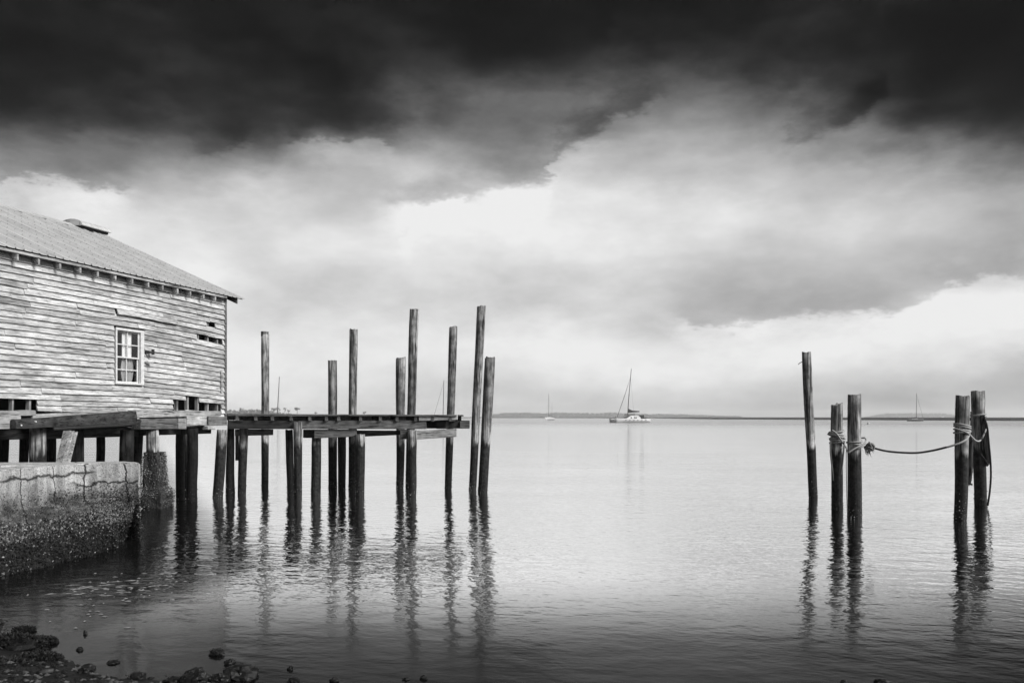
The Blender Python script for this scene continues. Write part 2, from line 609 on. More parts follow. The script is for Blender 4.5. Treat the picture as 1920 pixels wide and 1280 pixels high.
def mat_concrete():
    m, N, b = principled('stained_concrete')
    v, rnd, tc = obj_coords(N, (1, 1, 1))
    n = N.noise(v, 2.2, 7, 0.65)
    pit = N.noise(v, 38, 3, 0.7)
    col = N.mr(n, 0.3, 0.7, 0.42, 0.8)
    col = N.m('MULTIPLY', col, N.mr(pit, 0.34, 0.5, 0.35, 1.0))
    drip = N.noise(N.vm('MULTIPLY', v, (5, 5, 0.5)), 1.0, 5, 0.6)
    col = N.m('MULTIPLY', col, N.mr(drip, 0.35, 0.55, 0.55, 1.0))
    px_, py_, pzz = N.sep(N.n('ShaderNodeNewGeometry').outputs['Position'])
    q = N.m('ADD', px_, py_)
    wob = N.m('SUBTRACT', N.noise(v, 2.5, 5, 0.6), 0.5)
    crk = None
    for c0, wd0 in ((5.35, 0.008), (6.25, 0.006), (7.12, 0.016), (8.0, 0.014)):
        a = N.m('ABSOLUTE', N.m('ADD', N.m('SUBTRACT', q, c0), N.m('MULTIPLY', wob, 0.35)))
        a = N.mr(a, wd0 * .5, wd0 * 2, 0.15, 1.0)
        crk = a if crk is None else N.m('MULTIPLY', crk, a)
    for z0, amp, lo, hi in ((1.33, 0.35, 5.0, 7.2), (1.12, 0.5, 7.0, 8.4)):
        a = N.m('ABSOLUTE', N.m('ADD', N.m('SUBTRACT', pzz, z0), N.m('MULTIPLY', wob, amp)))
        a = N.mr(a, 0.006, N.mr(pit, 0.3, 0.7, 0.012, 0.05), 0.15, 1.0)
        wm = N.m('MULTIPLY', N.mr(q, lo - .4, lo, 0, 1), N.mr(q, hi, hi + .2, 1, 0))
        crk = N.m('MULTIPLY', crk, N.mixf(wm, 1.0, a))
    col = N.m('MULTIPLY', col, crk)
    # tide stain: algae-black towards the water
    pz = N.sep(N.n('ShaderNodeNewGeometry').outputs['Position'])[2]
    tz = N.m('ADD', pz, N.m('MULTIPLY', N.m('SUBTRACT', n, 0.5), 1.0))
    col = N.m('MULTIPLY', col, N.mr(tz, 0.75, 1.2, 0.16, 1.0))
    col = N.m('MULTIPLY', col, N.mr(tz, 0.3, 0.75, 0.25, 1.0))
    grey(N, b.inputs['Base Color'], col)
    N.put(b.inputs['Roughness'], 0.85)
    b.inputs['Specular IOR Level'].default_value = 0.3
    bump(N, b, N.m('ADD', N.m('ADD', n, crk), N.m('MULTIPLY', pit, 0.4)), 0.8, 0.04)
    return m


M_conc = mat_concrete()


def mat_water():
    m, N, b = principled('harbour_water')
    pos = N.n('ShaderNodeNewGeometry').outputs['Position']
    x, y, z = N.sep(pos)
    dist = N.m('SQRT', N.m('ADD', N.m('MULTIPLY', x, x), N.m('MULTIPLY', y, y)))
    p1 = N.comb(N.m('MULTIPLY', x, 0.7), N.m('MULTIPLY', N.m('ADD', y, N.m('MULTIPLY', x, 0.16)), 1.0), 0.0)
    swell = N.noise(p1, 0.45, 3, 0.5)
    rip = N.noise(p1, 3.4, 3, 0.55)
    fine = N.noise(p1, 8.0, 2, 0.5)
    # cat's-paws: calmer and livelier patches
    cp = N.noise(N.comb(N.m('MULTIPLY', x, 0.05), N.m('MULTIPLY', y, 0.16), 0.0), 1.0, 4, 0.6)
    patch = N.mr(cp, 0.35, 0.68, 0.55, 1.5)
    shore = N.mr(dist, 7.5, 15.0, 0.12, 1.0)          # sheltered by the shore
    k = N.m('MULTIPLY', patch, shore)
    far = N.m('DIVIDE', 1.0, N.m('ADD', 1.0, N.m('POWER', N.m('DIVIDE', dist, 140.0), 2.0)))
    h = N.m('ADD', N.m('MULTIPLY', swell, N.mr(dist, 7.5, 14.0, 0.014, 0.034)), N.m('MULTIPLY', N.m('MULTIPLY', rip, 0.020), k))
    h = N.m('ADD', h, N.m('MULTIPLY', N.m('MULTIPLY', fine, 0.0045), k))
    h = N.m('MULTIPLY', h, far)
    bp = N.n('ShaderNodeBump')
    bp.inputs['Strength'].default_value = 1.0
    bp.inputs['Distance'].default_value = 1.0
    N.put(bp.inputs['Height'], h)
    N.t.links.new(bp.outputs[0], b.inputs['Normal'])
    # brightness painted by zone: dim reflections by shore and seawall, near-mirror in the channel
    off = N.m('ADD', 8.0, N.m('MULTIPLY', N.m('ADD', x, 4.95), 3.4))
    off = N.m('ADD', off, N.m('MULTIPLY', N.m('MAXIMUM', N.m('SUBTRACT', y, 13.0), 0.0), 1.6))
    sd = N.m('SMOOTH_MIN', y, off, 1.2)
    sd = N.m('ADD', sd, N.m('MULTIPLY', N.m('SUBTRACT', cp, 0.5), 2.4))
    mirror_mix = N.mr(sd, 8.2, 12.6, 0, 1, True)
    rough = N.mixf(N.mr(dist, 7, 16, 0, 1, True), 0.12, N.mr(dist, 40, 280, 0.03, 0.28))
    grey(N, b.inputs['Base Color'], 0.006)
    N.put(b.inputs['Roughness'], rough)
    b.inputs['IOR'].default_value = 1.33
    b.inputs['Specular IOR Level'].default_value = 0.25  # reflections weakened near the shore to darken the foreground
    # the channel: a near-mirror metal surface that boosts the reflected sky
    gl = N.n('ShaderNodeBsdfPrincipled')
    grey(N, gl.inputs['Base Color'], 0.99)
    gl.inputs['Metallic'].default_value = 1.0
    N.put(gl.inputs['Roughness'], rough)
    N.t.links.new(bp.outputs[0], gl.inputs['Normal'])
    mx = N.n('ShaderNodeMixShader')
    N.put(mx.inputs[0], mirror_mix)
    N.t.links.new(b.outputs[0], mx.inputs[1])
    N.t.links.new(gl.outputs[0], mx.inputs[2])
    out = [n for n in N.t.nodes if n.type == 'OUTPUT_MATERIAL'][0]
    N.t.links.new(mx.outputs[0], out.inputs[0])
    return m


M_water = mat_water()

# ------------------------------------------------------------------ setting: water, shore, marsh
w = MB()
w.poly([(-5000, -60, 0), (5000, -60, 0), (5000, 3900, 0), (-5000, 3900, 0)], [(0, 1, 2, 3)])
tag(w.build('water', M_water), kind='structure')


def shore_line(x):
    """y of the water's edge at x"""
    pts = [(-14, 17.0), (-9.0, 12.0), (-6.0, 9.35), (-4.55, 7.95), (-4.05, 7.55), (-2.9, 7.1), (-1.0, 6.85), (2.0, 6.9), (4.5, 6.75), (14, 6.5)]
    for (x0, y0), (x1, y1) in zip(pts, pts[1:]):
        if x0 <= x <= x1:
            return y0 + (y1 - y0) * (x - x0) / (x1 - x0)
    return pts[0][1] if x < pts[0][0] else pts[-1][1]


def shore_z(x, y):
    s = shore_line(x) - y
    z = 0.13 * s if s > 0 else 0.2 * s
    z += 0.05 * mnoise.noise(Vector((x * 1.7, y * 1.7, 3))) + 0.025 * mnoise.noise(Vector((x * 6, y * 6, 1)))
    return max(z, -1.2)


g = MB()
nx, ny = 150, 110
gx = [-14 + 28 * i / (nx - 1) for i in range(nx)]
gy = [-30 + 31 * (j / 20) if j < 20 else 1 + 18 * (j - 20) / (ny - 21) for j in range(ny)]
g.poly([(x, y, shore_z(x, y)) for y in gy for x in gx],
       [(j * nx + i, j * nx + i + 1, (j + 1) * nx + i + 1, (j + 1) * nx + i) for j in range(ny - 1) for i in range(nx - 1)])
tag(g.build('shore', mat_plain('dark_mud', 0.009, 0.6, 0.6, 14, 0.35, bmp=0.03), smooth=True), kind='structure')

# low marsh banks along the far shore
mb = MB()
line = [(-3000, 1250), (300, 1250), (700, 1350), (930, 1500), (1130, 1350), (1330, 1150), (1335, 760), (1500, 640), (1700, 540), (1900, 470), (2600, 400)]
fr, bk = [], []
for (xa, da), (xb, db) in zip(line, line[1:]):
    n = max(2, int(abs(xb - xa) / 25))
    for i in range(n):
        px = xa + (xb - xa) * i / n
        d = da + (db - da) * i / n
        hgt = 1.75 + 0.35 * mnoise.noise(Vector((px * 0.02, 1, 1))) + 0.25 * mnoise.noise(Vector((px * 0.11, 5, 1)))
        x = (px - 960) / FPX * d
        fr.append((Vector((x, d, -0.5)), Vector((x, d + 3, hgt * 0.8)), Vector((x, d + 30, hgt)), Vector((x * 1.6, d + 1500, 1.2))))
pts = [q for f_ in fr for q in f_]
fs = []
for i in range(len(fr) - 1):
    for k in range(3):
        fs.append((i * 4 + k, (i + 1) * 4 + k, (i + 1) * 4 + k + 1, i * 4 + k + 1))
mb.poly(pts, fs)
tag(mb.build('marsh', M_marsh, smooth=False), kind='structure')


# far woods
def clump(mb_, c, r, n, flat=0.7, size=0.35):
    for _ in range(n):
        d = Vector((random.gauss(0, 1), random.gauss(0, 1), random.gauss(0, 1)))
        d.normalize()
        rr = r * (0.55 + 0.5 * random.random())
        p = Vector(c) + Vector((d.x * rr, d.y * rr, d.z * rr * flat))
        s = r * size * (0.6 + 0.8 * random.random())
        a = Vector((random.gauss(0, 1), random.gauss(0, 1), random.gauss(0, 1))).normalized()
        b_ = a.orthogonal().normalized()
        c_ = a.cross(b_)
        mb_.poly([p - b_ * s, p + c_ * s * 0.8, p + b_ * s, p - c_ * s * 0.8], [(0, 1, 2, 3)])


def woods(name, x0, x1, d, prof, label_=None):
    m_ = MB()
    px = x0
    while px < x1:
        yt = prof(px)
        h = max(1.0, (HOR - yt) / FPX * d + EYE)
        x = (px - 960) / FPX * d
        r = h * 0.30
        for zc in (0.25, 0.5, 0.75):
            clump(m_, (x + random.uniform(-r, r), d + random.uniform(-25, 25), h * zc), r, 22, 0.9)
        px += r / d * FPX * 0.55
    o = m_.build(name, M_leaf)
    tag(o, kind='stuff')
    return o


def prof_a(px):
    k = min(1, max(0, (px - 905) / 40)) * min(1, max(0, (1390 - px) / 260))
    return 781 - 7.5 * k ** 0.6 - 1.6 * mnoise.noise(Vector((px * 0.03, 0, 0))) - 0.8 * mnoise.noise(Vector((px * 0.13, 4, 0)))


def prof_b(px):
    k = min(1, max(0, (px - 1625) / 40)) * min(1, max(0, (1805 - px) / 40))
    return 781.5 - 7 * k ** 0.7 - 1.2 * mnoise.noise(Vector((px * 0.035, 2, 0))) - 0.5 * mnoise.noise(Vector((px * 0.15, 7, 0)))


def prof_c(px):
    k = min(1, max(0, (560 - px) / 60))
    k2 = min(1, max(0, (px - 380) / 60))
    return 778 - 9 * k * (0.6 + 0.4 * k2) - 2.0 * mnoise.noise(Vector((px * 0.03, 9, 0))) - 1.2 * mnoise.noise(Vector((px * 0.12, 4, 3)))


woods('distant_wood', 900, 1390, 3100, prof_a)
woods('distant_wood', 1622, 1806, 3200, prof_b)
woods('distant_wood', 250, 860, 1400, prof_c)

# separate pines standing over the left shore
pines = [(432, 766, 9), (452, 764, 10), (470, 765.5, 9), (513, 764, 11), (521, 762.5, 9), (534, 763, 7), (541, 767, 6), (557, 762, 12), (592, 771.5, 6), (683, 771, 8)]
plabels = {
    432: 'far pine nearest the corner of the weathered boathouse',
    452: 'far pine second from the boathouse corner, in the thick of the wood',
    470: 'far pine just left of the first tall pile behind the dock',
    513: 'far wide pine just right of the first tall pile behind the dock',
    521: 'far pine standing behind the bare leaning boat mast',
    534: 'small far pine just right of the bare leaning boat mast',
    541: 'lowest far pine between the bare mast and the umbrella-shaped pine',
    557: 'far lone pine with a flat umbrella crown over the dock deck',
    592: 'tiny far pine alone right of the umbrella-shaped pine',
    683: 'low far pine just right of the tall third pile behind the dock'}
for px, yt, wpx in pines:
    d = 1300 + random.uniform(-30, 30)
    base = Vector(((px - 960) / FPX * d, d, 1.0))
    h = (HOR - yt) / FPX * d + EYE - 1.0
    wr = wpx / FPX * d * 0.5
    t_ = thing('pine_tree', base, plabels[px], 'tree', 'pines on the far left shore')
    tr = MB()
    tr.tube([base, base + Vector((0.2, 0, h * .5)), base + Vector((0.5, 0, h * .85))], [0.5, 0.38, 0.18], 7)
    for k in range(4):
        z0 = h * (0.55 + .08 * k)
        a = random.uniform(0, 6.28)
        tr.tube([base + Vector((0.3, 0, z0)), base + Vector((math.cos(a) * wr * .7, math.sin(a) * wr * .7, z0 + h * .15))], [0.2, 0.07], 5)
    tr.build('trunk', M_iron, t_)
    cr = MB()
    for k in range(9):
        a = random.uniform(0, 6.28)
        q = wr * math.sqrt(random.random()) * 0.75
        clump(cr, base + Vector((math.cos(a) * q, math.sin(a) * q, h * random.uniform(0.68, 0.93))), wr * 0.42, 16, 0.5, 0.4)
    cr.build('crown', M_leaf, t_)


# ------------------------------------------------------------------ piles
def pile_mesh(top, bot, r0, r1, seed, seg=16, rings=14, slant=0.0):
    """irregular round pile from bot (below the water) to top"""
    m_ = MB()
    top, bot = Vector(top), Vector(bot)
    ax = (top - bot)
    pts, fs = [], []
    for i in range(rings):
        t = i / (rings - 1)
        c = bot + ax * t
        wob = Vector((mnoise.noise(Vector((seed, t * 3, 0))), mnoise.noise(Vector((seed, t * 3, 9))), 0)) * 0.018
        r = r1 + (r0 - r1) * t
        for k in range(seg):
            a = 2 * math.pi * k / seg
            q = 1 + 0.05 * mnoise.noise(Vector((math.cos(a) * 1.6 + seed * 7, math.sin(a) * 1.6, t * 5))) \
                + 0.025 * mnoise.noise(Vector((math.cos(a) * 5 + seed, math.sin(a) * 5, t * 3)))
            z = 0
            if i == rings - 1:
                z = slant * math.cos(a) * r + 0.05 * mnoise.noise(Vector((math.cos(a) * 2.2, math.sin(a) * 2.2, seed))) + 0.02 * mnoise.noise(Vector((math.cos(a) * 7, math.sin(a) * 7, seed)))
                q *= 0.97
            pts.append(c + wob + Vector((math.cos(a) * r * q, math.sin(a) * r * q, z)))
    for i in range(rings - 1):
        for k in range(seg):
            k2 = (k + 1) % seg
            fs.append((i * seg + k, i * seg + k2, (i + 1) * seg + k2, (i + 1) * seg + k))
    cen = sum((pts[-seg + k] for k in range(seg)), Vector()) / seg + Vector((0, 0, -0.012))
    pts.append(cen)
    ci = len(pts) - 1
    b0 = (rings - 1) * seg
    for k in range(seg):
        fs.append((b0 + k, b0 + (k + 1) % seg, ci))
    m_.poly(pts, fs)
    return m_


def barnacles(top, bot, r, seed, n, parent, zmax=0.5):
    """crust of small shells round the foot of a pile"""
    rnd = random.Random(seed)
    m_ = MB()
    top, bot = Vector(top), Vector(bot)
    for _ in range(n):
        z = abs(rnd.gauss(0, 1)) * zmax * 0.5 - 0.02
        t = (z - bot.z) / (top.z - bot.z)
        c = bot + (top - bot) * t
        a = rnd.uniform(0, 6.28)
        s = rnd.uniform(0.008, 0.022)
        nrm = Vector((math.cos(a), math.sin(a), 0))
        p = c + nrm * r
        x = Vector((-math.sin(a), math.cos(a), 0))
        zz = Vector((0, 0, 1))
        tip = p + nrm * s * 1.2 + zz * s * rnd.uniform(-1, 1)
        m_.poly([p - x * s - zz * s * .8, p + x * s - zz * s * .8, p + zz * s, tip], [(0, 1, 3), (1, 2, 3), (2, 0, 3)])
    o = m_.build('barnacle_crust', M_shell if seed % 3 != 0 else M_shell_dark, parent)
    tag(o, kind='stuff')
    return o


def px_pile(top, bot, d, name, mat, parent=None, label=None, cat=None, group=None, zbot=-1.2, slant=0.0, crust=40, d_top=None):
    """top=(px0,px1,py), bot=(px0,px1,py at the water)"""
    dt = d_top or d
    T = P((top[0] + top[1]) / 2, top[2], dt)
    B = P((bot[0] + bot[1]) / 2, bot[2], d)
    r0 = (top[1] - top[0]) / 2 / FPX * dt
    r1 = (bot[1] - bot[0]) / 2 / FPX * d
    dirv = (B - T)
    k = (T.z - zbot) / max(0.2, (T.z - B.z))
    Bb = T + dirv * k
    r1b = r0 + (r1 - r0) * k
    seed = random.random() * 50
    if parent is None:
        th = thing(name, (Bb.x + dirv.x * 0, Bb.y, 0), label, cat, group)
        body = pile_mesh(T, Bb, r0, r1b, seed, slant=slant).build('shaft', mat, th, smooth=True)
        if crust:
            barnacles(T, Bb, r1 * 1.0, int(seed * 97), crust, th)
        return th, T, B, r0, r1
    o = pile_mesh(T, Bb, r0, r1b, seed, slant=slant).build(name, mat, parent, smooth=True, loc=(Bb.x, Bb.y, 0))
    if crust:
        barnacles(T, Bb, r1, int(seed * 97), crust, o)
    return o, T, B, r0, r1


def wd(py):
    return FPX * EYE / (py - HOR)


# free-standing piles
G = 'old mooring piles behind and beside the dock'
free = [
    ((490, 505, 627), (490, 503, 912), 27.5, M_pile, 'round pile with a notched cap behind the dock, nearest the boathouse'),
    ((615, 632, 676), (616, 632, 915), 26.9, M_pile, 'short stout pile behind the dock, second from the boathouse'),
    ((655, 671, 618), (653, 667, 917), 26.6, M_pile, 'tall straight pile behind the middle of the dock'),
    ((742, 761, 671), (743, 757, 914), 27.1, M_pile, 'short pile with a chamfered top, close left of the tallest pile behind the dock'),
    ((768, 786, 580), (760, 774, 912), 27.4, M_pile, 'tallest pile behind the dock, leaning left at its foot'),
    ((842, 858, 613), (834, 847, 918), 26.4, M_pile, 'tall pile with a saw cut near its top, at the seaward dock end'),
    ((894, 911, 574), (879, 893, 918), 26.3, M_pile, 'very tall leaning pile standing just clear of the dock end'),
    ((909, 929, 670), (896, 914, 922), 25.5, M_pile_pale, 'pale shorter leaning pile in front of the very tall one at the dock end'),
]
for i, (t_, b_, d, m_, lab) in enumerate(free):
    th, T, B, r0, r1 = px_pile(t_, b_, d, 'mooring_pile', m_, None, lab, 'pile', G, slant=(0.12 if i in (3, 6) else 0.03))
    if i == 0:
        c = MB()
        c.tube([T + Vector((-.02, 0, -0.06)), T + Vector((-.02, 0, 0.10))], r0 * 0.93, 14)
        c.build('cap', M_pile, th)

G2 = 'mooring piles in the open water on the right'
A_ = px_pile((1503, 1520, 660), (1517, 1533, 931), 23.8, 'mooring_pile', M_pile, None, 'tall thin pile leaning left, alone left of the roped piles', 'pile', G2)
B_ = px_pile((1558, 1579, 758), (1560, 1580, 957), 20.3, 'mooring_pile', M_pile, None, 'shortest roped pile, with a slanting top and a heap of rope coils', 'pile', G2, slant=0.22, crust=70)
C_ = px_pile((1590, 1614, 740), (1590, 1615, 970), 19.0, 'mooring_pile', M_pile, None, 'upright roped pile with the big knot and frayed ends at its right', 'pile', G2, crust=70)
D_ = px_pile((1793, 1818, 742), (1789, 1811, 975), 18.6, 'mooring_pile', M_pile, None, 'near pile of the right-hand pair, wrapped in several pale rope turns', 'pile', G2, crust=70)
E_ = px_pile((1821, 1845, 733), (1829, 1850, 950), 21.3, 'mooring_pile', M_pile, None, 'split far pile of the right-hand pair, highest of the two', 'pile', G2, crust=70)
# the split slab hanging from the far pile
e_th = E_[0]
s_ = MB()
f_ = [P(1838, 779, 21.1), P(1846, 778, 21.1), P(1851, 800, 21.1), P(1855, 845, 21.1), P(1857, 868, 21.1), P(1852, 874, 21.1), P(1848, 850, 21.1), P(1843, 820, 21.1)]
s_.prism(f_, (0.0, 0.10, 0))
s_.build('split_slab', M_pile_black, e_th)
# nail sticking out of the tall thin pile
n_ = MB()
n_.tube([P(1505, 678, 23.8), P(1500, 680, 23.75), P(1497, 683, 23.7)], 0.012, 5)
n_.build('bent_nail', M_iron, A_[0])


def ring_path(c, r, tilt, n=18, ph=0.0, arc=6.2832, wob=0.0):
    out = []
    for i in range(n + 1):
        a = ph + arc * i / n
        rr = r * (1 + wob * math.sin(3 * a + ph))
        out.append(Vector(c) + Vector((math.cos(a) * rr, math.sin(a) * rr, tilt * math.cos(a) * rr)))
    return out


def smooth_path(pts, n=6):
    """Catmull-Rom"""
    pts = [Vector(p) for p in pts]
    out = []
    for i in range(len(pts) - 1):
        p0, p1, p2, p3 = pts[max(i - 1, 0)], pts[i], pts[i + 1], pts[min(i + 2, len(pts) - 1)]
        for k in range(n):
            t = k / n
            out.append(0.5 * ((2 * p1) + (-p0 + p2) * t + (2 * p0 - 5 * p1 + 4 * p2 - p3) * t * t + (-p0 + 3 * p1 - 3 * p2 + p3) * t ** 3))
    out.append(pts[-1])
    return out


def rope_tube(mb_, pts, r, n=6):
    mb_.tube(smooth_path(pts, n), r, 7)


def pile_c(pl, py):
    th, T, B, r0, r1 = pl
    k = None
    z = None
    d = (T.y + B.y) / 2
    z = EYE - (py - HOR) / FPX * d
    k = (T.z - z) / (T.z - B.z)
    return T + (B - T) * k, r0 + (r1 - r0) * k


# rope heap on the short pile
c, r = pile_c(B_, 818)
th = thing('mooring_rope', (c.x, c.y, c.z), 'tangled rope coils round the shortest roped pile with two hanging ends', 'rope', 'ropes on the right-hand mooring piles')
m_ = MB()
for k, (dy, tl, ex) in enumerate([(-9, 0.15, 1.28), (-4, -0.12, 1.3), (2, 0.2, 1.26), (7, -0.05, 1.22), (11, 0.1, 1.2), (0, -0.3, 1.42)]):
    cc, rr = pile_c(B_, 818 + dy)
    m_.tube(ring_path(cc, rr * ex, tl, ph=k, wob=0.05), 0.021, 7)
m_.build('coil', M_rope, th, smooth=True)
m_ = MB()
dF = 20.3 - 0.2
rope_tube(m_, [P(1560, 806, dF), P(1568, 812, dF - .02), P(1578, 826, dF - .02), P(1586, 838, dF), P(1590, 848, 18.85)], 0.021)
m_.build('strand', M_rope, th, smooth=True)
m_ = MB()
rope_tube(m_, [P(1557, 826, dF), P(1557, 845, dF), P(1559, 866, dF), P(1561, 884, dF), P(1562, 900, 20.2)], 0.018)
m_.build('hanging_end', M_rope_grey, th, smooth=True)
m_ = MB()
rope_tube(m_, [P(1583, 826, dF), P(1582, 845, dF), P(1580, 868, dF), P(1577, 890, dF)], 0.018)
m_.build('hanging_end', M_rope_grey, th, smooth=True)
m_ = MB()
rope_tube(m_, [P(1587, 836, 19.6), P(1587, 880, 19.6), P(1588, 930, 19.6), P(1589, 966, 19.5)], 0.011)
m_.build('thin_line', M_rope, th, smooth=True)

# turns and knot on the upright pile
c, r = pile_c(C_, 833)
th = thing('mooring_rope', (c.x, c.y, c.z), 'rope turns and a frayed knot round the upright roped pile', 'rope', 'ropes on the right-hand mooring piles')
m_ = MB()
for k, (py, tl, ex) in enumerate([(828, 0.10, 1.12), (833, -0.06, 1.12), (838, 0.42, 1.16)]):
    cc, rr = pile_c(C_, py)
    m_.tube(ring_path(cc + Vector((0.03 * k, 0, 0)), rr * ex, tl, ph=k * 2), 0.020, 7)
rope_tube(m_, [P(1591, 848, 18.8), P(1602, 841, 18.78), P(1615, 834, 18.8), P(1624, 827, 18.9), P(1622, 821, 19.0), P(1616, 821, 19.1)], 0.02)
m_.build('turns', M_rope, th, smooth=True)
m_ = MB()
kn = P(1630, 837, 18.9)
for k in range(5):
    a = k * 1.3
    ax = Vector((math.cos(a), math.sin(a * 1.7), math.sin(a))).normalized()
    q = ax.to_track_quat('Z', 'Y').to_matrix()
    pts = [kn + Vector((0.03 * math.sin(k), 0, 0.02 * math.cos(k))) + q @ Vector((math.cos(u) * 0.085, math.sin(u) * 0.085, 0.02 * math.sin(2 * u))) for u in [i * 0.45 for i in range(15)]]
    m_.tube(pts, 0.02, 6)
m_.build('knot', M_rope_grey, th, smooth=True)
m_ = MB()
rr_ = random.Random(5)
for k in range(22):
    x0 = rr_.uniform(1619, 1637)
    p0 = P(x0, 838 + rr_.uniform(-3, 6), 18.9 + rr_.uniform(-.05, .05))
    p1 = p0 + Vector((rr_.uniform(-.05, .06), rr_.uniform(-.04, .04), -rr_.uniform(.05, .2)))
    m_.tube([p0, (p0 + p1) / 2 + Vector((rr_.uniform(-.02, .02), 0, 0)), p1], [0.012, 0.009, 0.004], 5)
m_.build('frayed_end', M_rope_grey, th)

# long sagging rope
th = thing('mooring_rope', P(1715, 848, 18.8), 'dark rope sagging across the gap between the two pairs of roped piles', 'rope', 'ropes on the right-hand mooring piles')
m_ = MB()
rope_tube(m_, [P(1633, 838, 18.9), P(1660, 845, 18.85), P(1690, 848, 18.8), P(1720, 848.5, 18.75), P(1750, 844, 18.65), P(1775, 838, 18.5)], 0.024)
m_.build('wet_span', M_rope_dark, th, smooth=True)
m_ = MB()
rope_tube(m_, [P(1775, 838, 18.5), P(1795, 832, 18.42), P(1808, 826, 18.42), P(1816, 818, 18.5), P(1818, 808, 18.6)], 0.024)
m_.build('dry_span', M_rope, th, smooth=True)

# turns on the near pile of the pair, and its tail to the far one
c, r = pile_c(D_, 803)
th = thing('mooring_rope', (c.x, c.y, c.z), 'pale rope turns on the near pile of the right-hand pair, looped over to its neighbour', 'rope', 'ropes on the right-hand mooring piles')
m_ = MB()
for k, (py, tl, ex) in enumerate([(797, -0.22, 1.13), (800.5, -0.2, 1.13), (806, -0.12, 1.13), (810, 0.1, 1.15)]):
    cc, rr = pile_c(D_, py)
    m_.tube(ring_path(cc, rr * ex, tl, ph=k * 2), 0.020, 7)
m_.build('turns', M_rope, th, smooth=True)
m_ = MB()
rope_tube(m_, [P(1790, 803, 18.5), P(1803, 807, 18.4), P(1815, 812, 18.42), P(1823, 820, 19.0), P(1830, 826, 20.2), P(1837, 826, 21.0), P(1843, 818, 21.0), P(1848, 806, 21.1), P(1848, 796, 21.2)], 0.022)
m_.build('loop', M_rope, th, smooth=True)

# far pile: band, black hose-like line, black hanging end
c, r = pile_c(E_, 778)
th = thing('mooring_rope', (c.x, c.y, c.z), 'rope band on the split pile with a long black line hanging to the water', 'rope', 'ropes on the right-hand mooring piles')
m_ = MB()
for py, tl in ((777, 0.12), (780, -0.08)):
    cc, rr = pile_c(E_, py)
    m_.tube(ring_path(cc, rr * 1.1, tl), 0.018, 7)
m_.build('band', M_rope, th, smooth=True)
m_ = MB()
rope_tube(m_, [P(1846, 784, 21.1), P(1851, 800, 21.0), P(1854, 830, 21.0), P(1857, 862, 21.0), P(1858, 890, 21.0), P(1856, 920, 21.0), P(1852, 947, 21.1)], 0.025)
m_.build('black_line', M_rope_dark, th, smooth=True)
m_ = MB()
rope_tube(m_, [P(1838, 850, 21.0), P(1846, 860, 20.95), P(1852, 870, 20.95), P(1855, 868, 21), P(1848, 872, 20.95)], 0.016)
m_.build('slack_loop', M_rope_dark, th, smooth=True)
th = thing('mooring_rope', P(1820, 850, 19.6), 'black weed-hung rope end dangling in the gap between the right-hand pair of piles', 'rope', 'ropes on the right-hand mooring piles')
m_ = MB()
pth = smooth_path([P(1821, 772, 20.2), P(1821, 800, 20.0), P(1820, 830, 19.8), P(1819, 870, 19.7), P(1818, 895, 19.7), P(1817, 908, 19.7)], 6)
m_.tube(pth, [0.022 + 0.045 * max(0, math.sin(math.pi * min(1, max(0, i / len(pth) - 0.15) / 0.85))) for i in range(len(pth))], 8, jit=0.4, seed=3)
for k in range(60):
    p = pth[int(len(pth) * random.uniform(.6, .97))]
    q = p + Vector((random.uniform(-.09, .09), random.uniform(-.05, .05), random.uniform(-.08, .03)))
    m_.tube([p, q], [0.02, 0.006], 5)
m_.build('weedy_end', M_rope_dark, th)

# ------------------------------------------------------------------ the boathouse
Cx, Cy = (420 - 960) / FPX * 24.0, 24.0
TH = math.atan(0.327)
U = Vector((math.sin(TH), math.cos(TH), 0))            # along the wall, away from the camera
NN = Vector((math.cos(TH), -math.sin(TH), 0))          # out of the wall


def W(t, z, off=0.0):
    p = Vector((Cx, Cy, 0)) + U * t + NN * off
    p.z = z
    return p


def t_of(px, off=0.0):
    k = (px - 960) / FPX
    ox, oy = Cx + NN.x * off, Cy + NN.y * off
    return (k * oy - ox) / (U.x - k * U.y)


def z_of(px, py, off=0.0):
    d = W(t_of(px, off), 0, off).y
    return EYE - (py - HOR) / FPX * d


TL = -11.0
Z0 = 2.52
ZE = 6.02                      # wall top
house = thing('boathouse', W(-5, 0), 'weathered wooden boathouse on piles with a pale metal roof and flaking clapboards', 'boathouse')


def Wbox(mb_, t0, t1, z0, z1, o0, o1):
    pts = [W(t, z, o) for t in (t0, t1) for z in (z0, z1) for o in (o0, o1)]
    mb_.poly(pts, [(0, 1, 3, 2), (4, 6, 7, 5), (0, 4, 5, 1), (2, 3, 7, 6), (0, 2, 6, 4), (1, 5, 7, 3)])


RUN = 5.36 * 24 / 23           # half the depth of the roof
DEP = 2 * RUN - 0.5            # depth of the house
RISE = 2.32 * 24 / 23
EAVE = EYE + 3.45 * 24 / 23


def sag(t, z):
    """the seaward end has settled"""
    k = max(0, (t + 4.2) / 4.2)
    h = max(0, min(1, (ZE - z) / 1.6))
    return -0.16 * k ** 1.6 * h


class Local:
    """child objects of the house with their local x along the wall"""


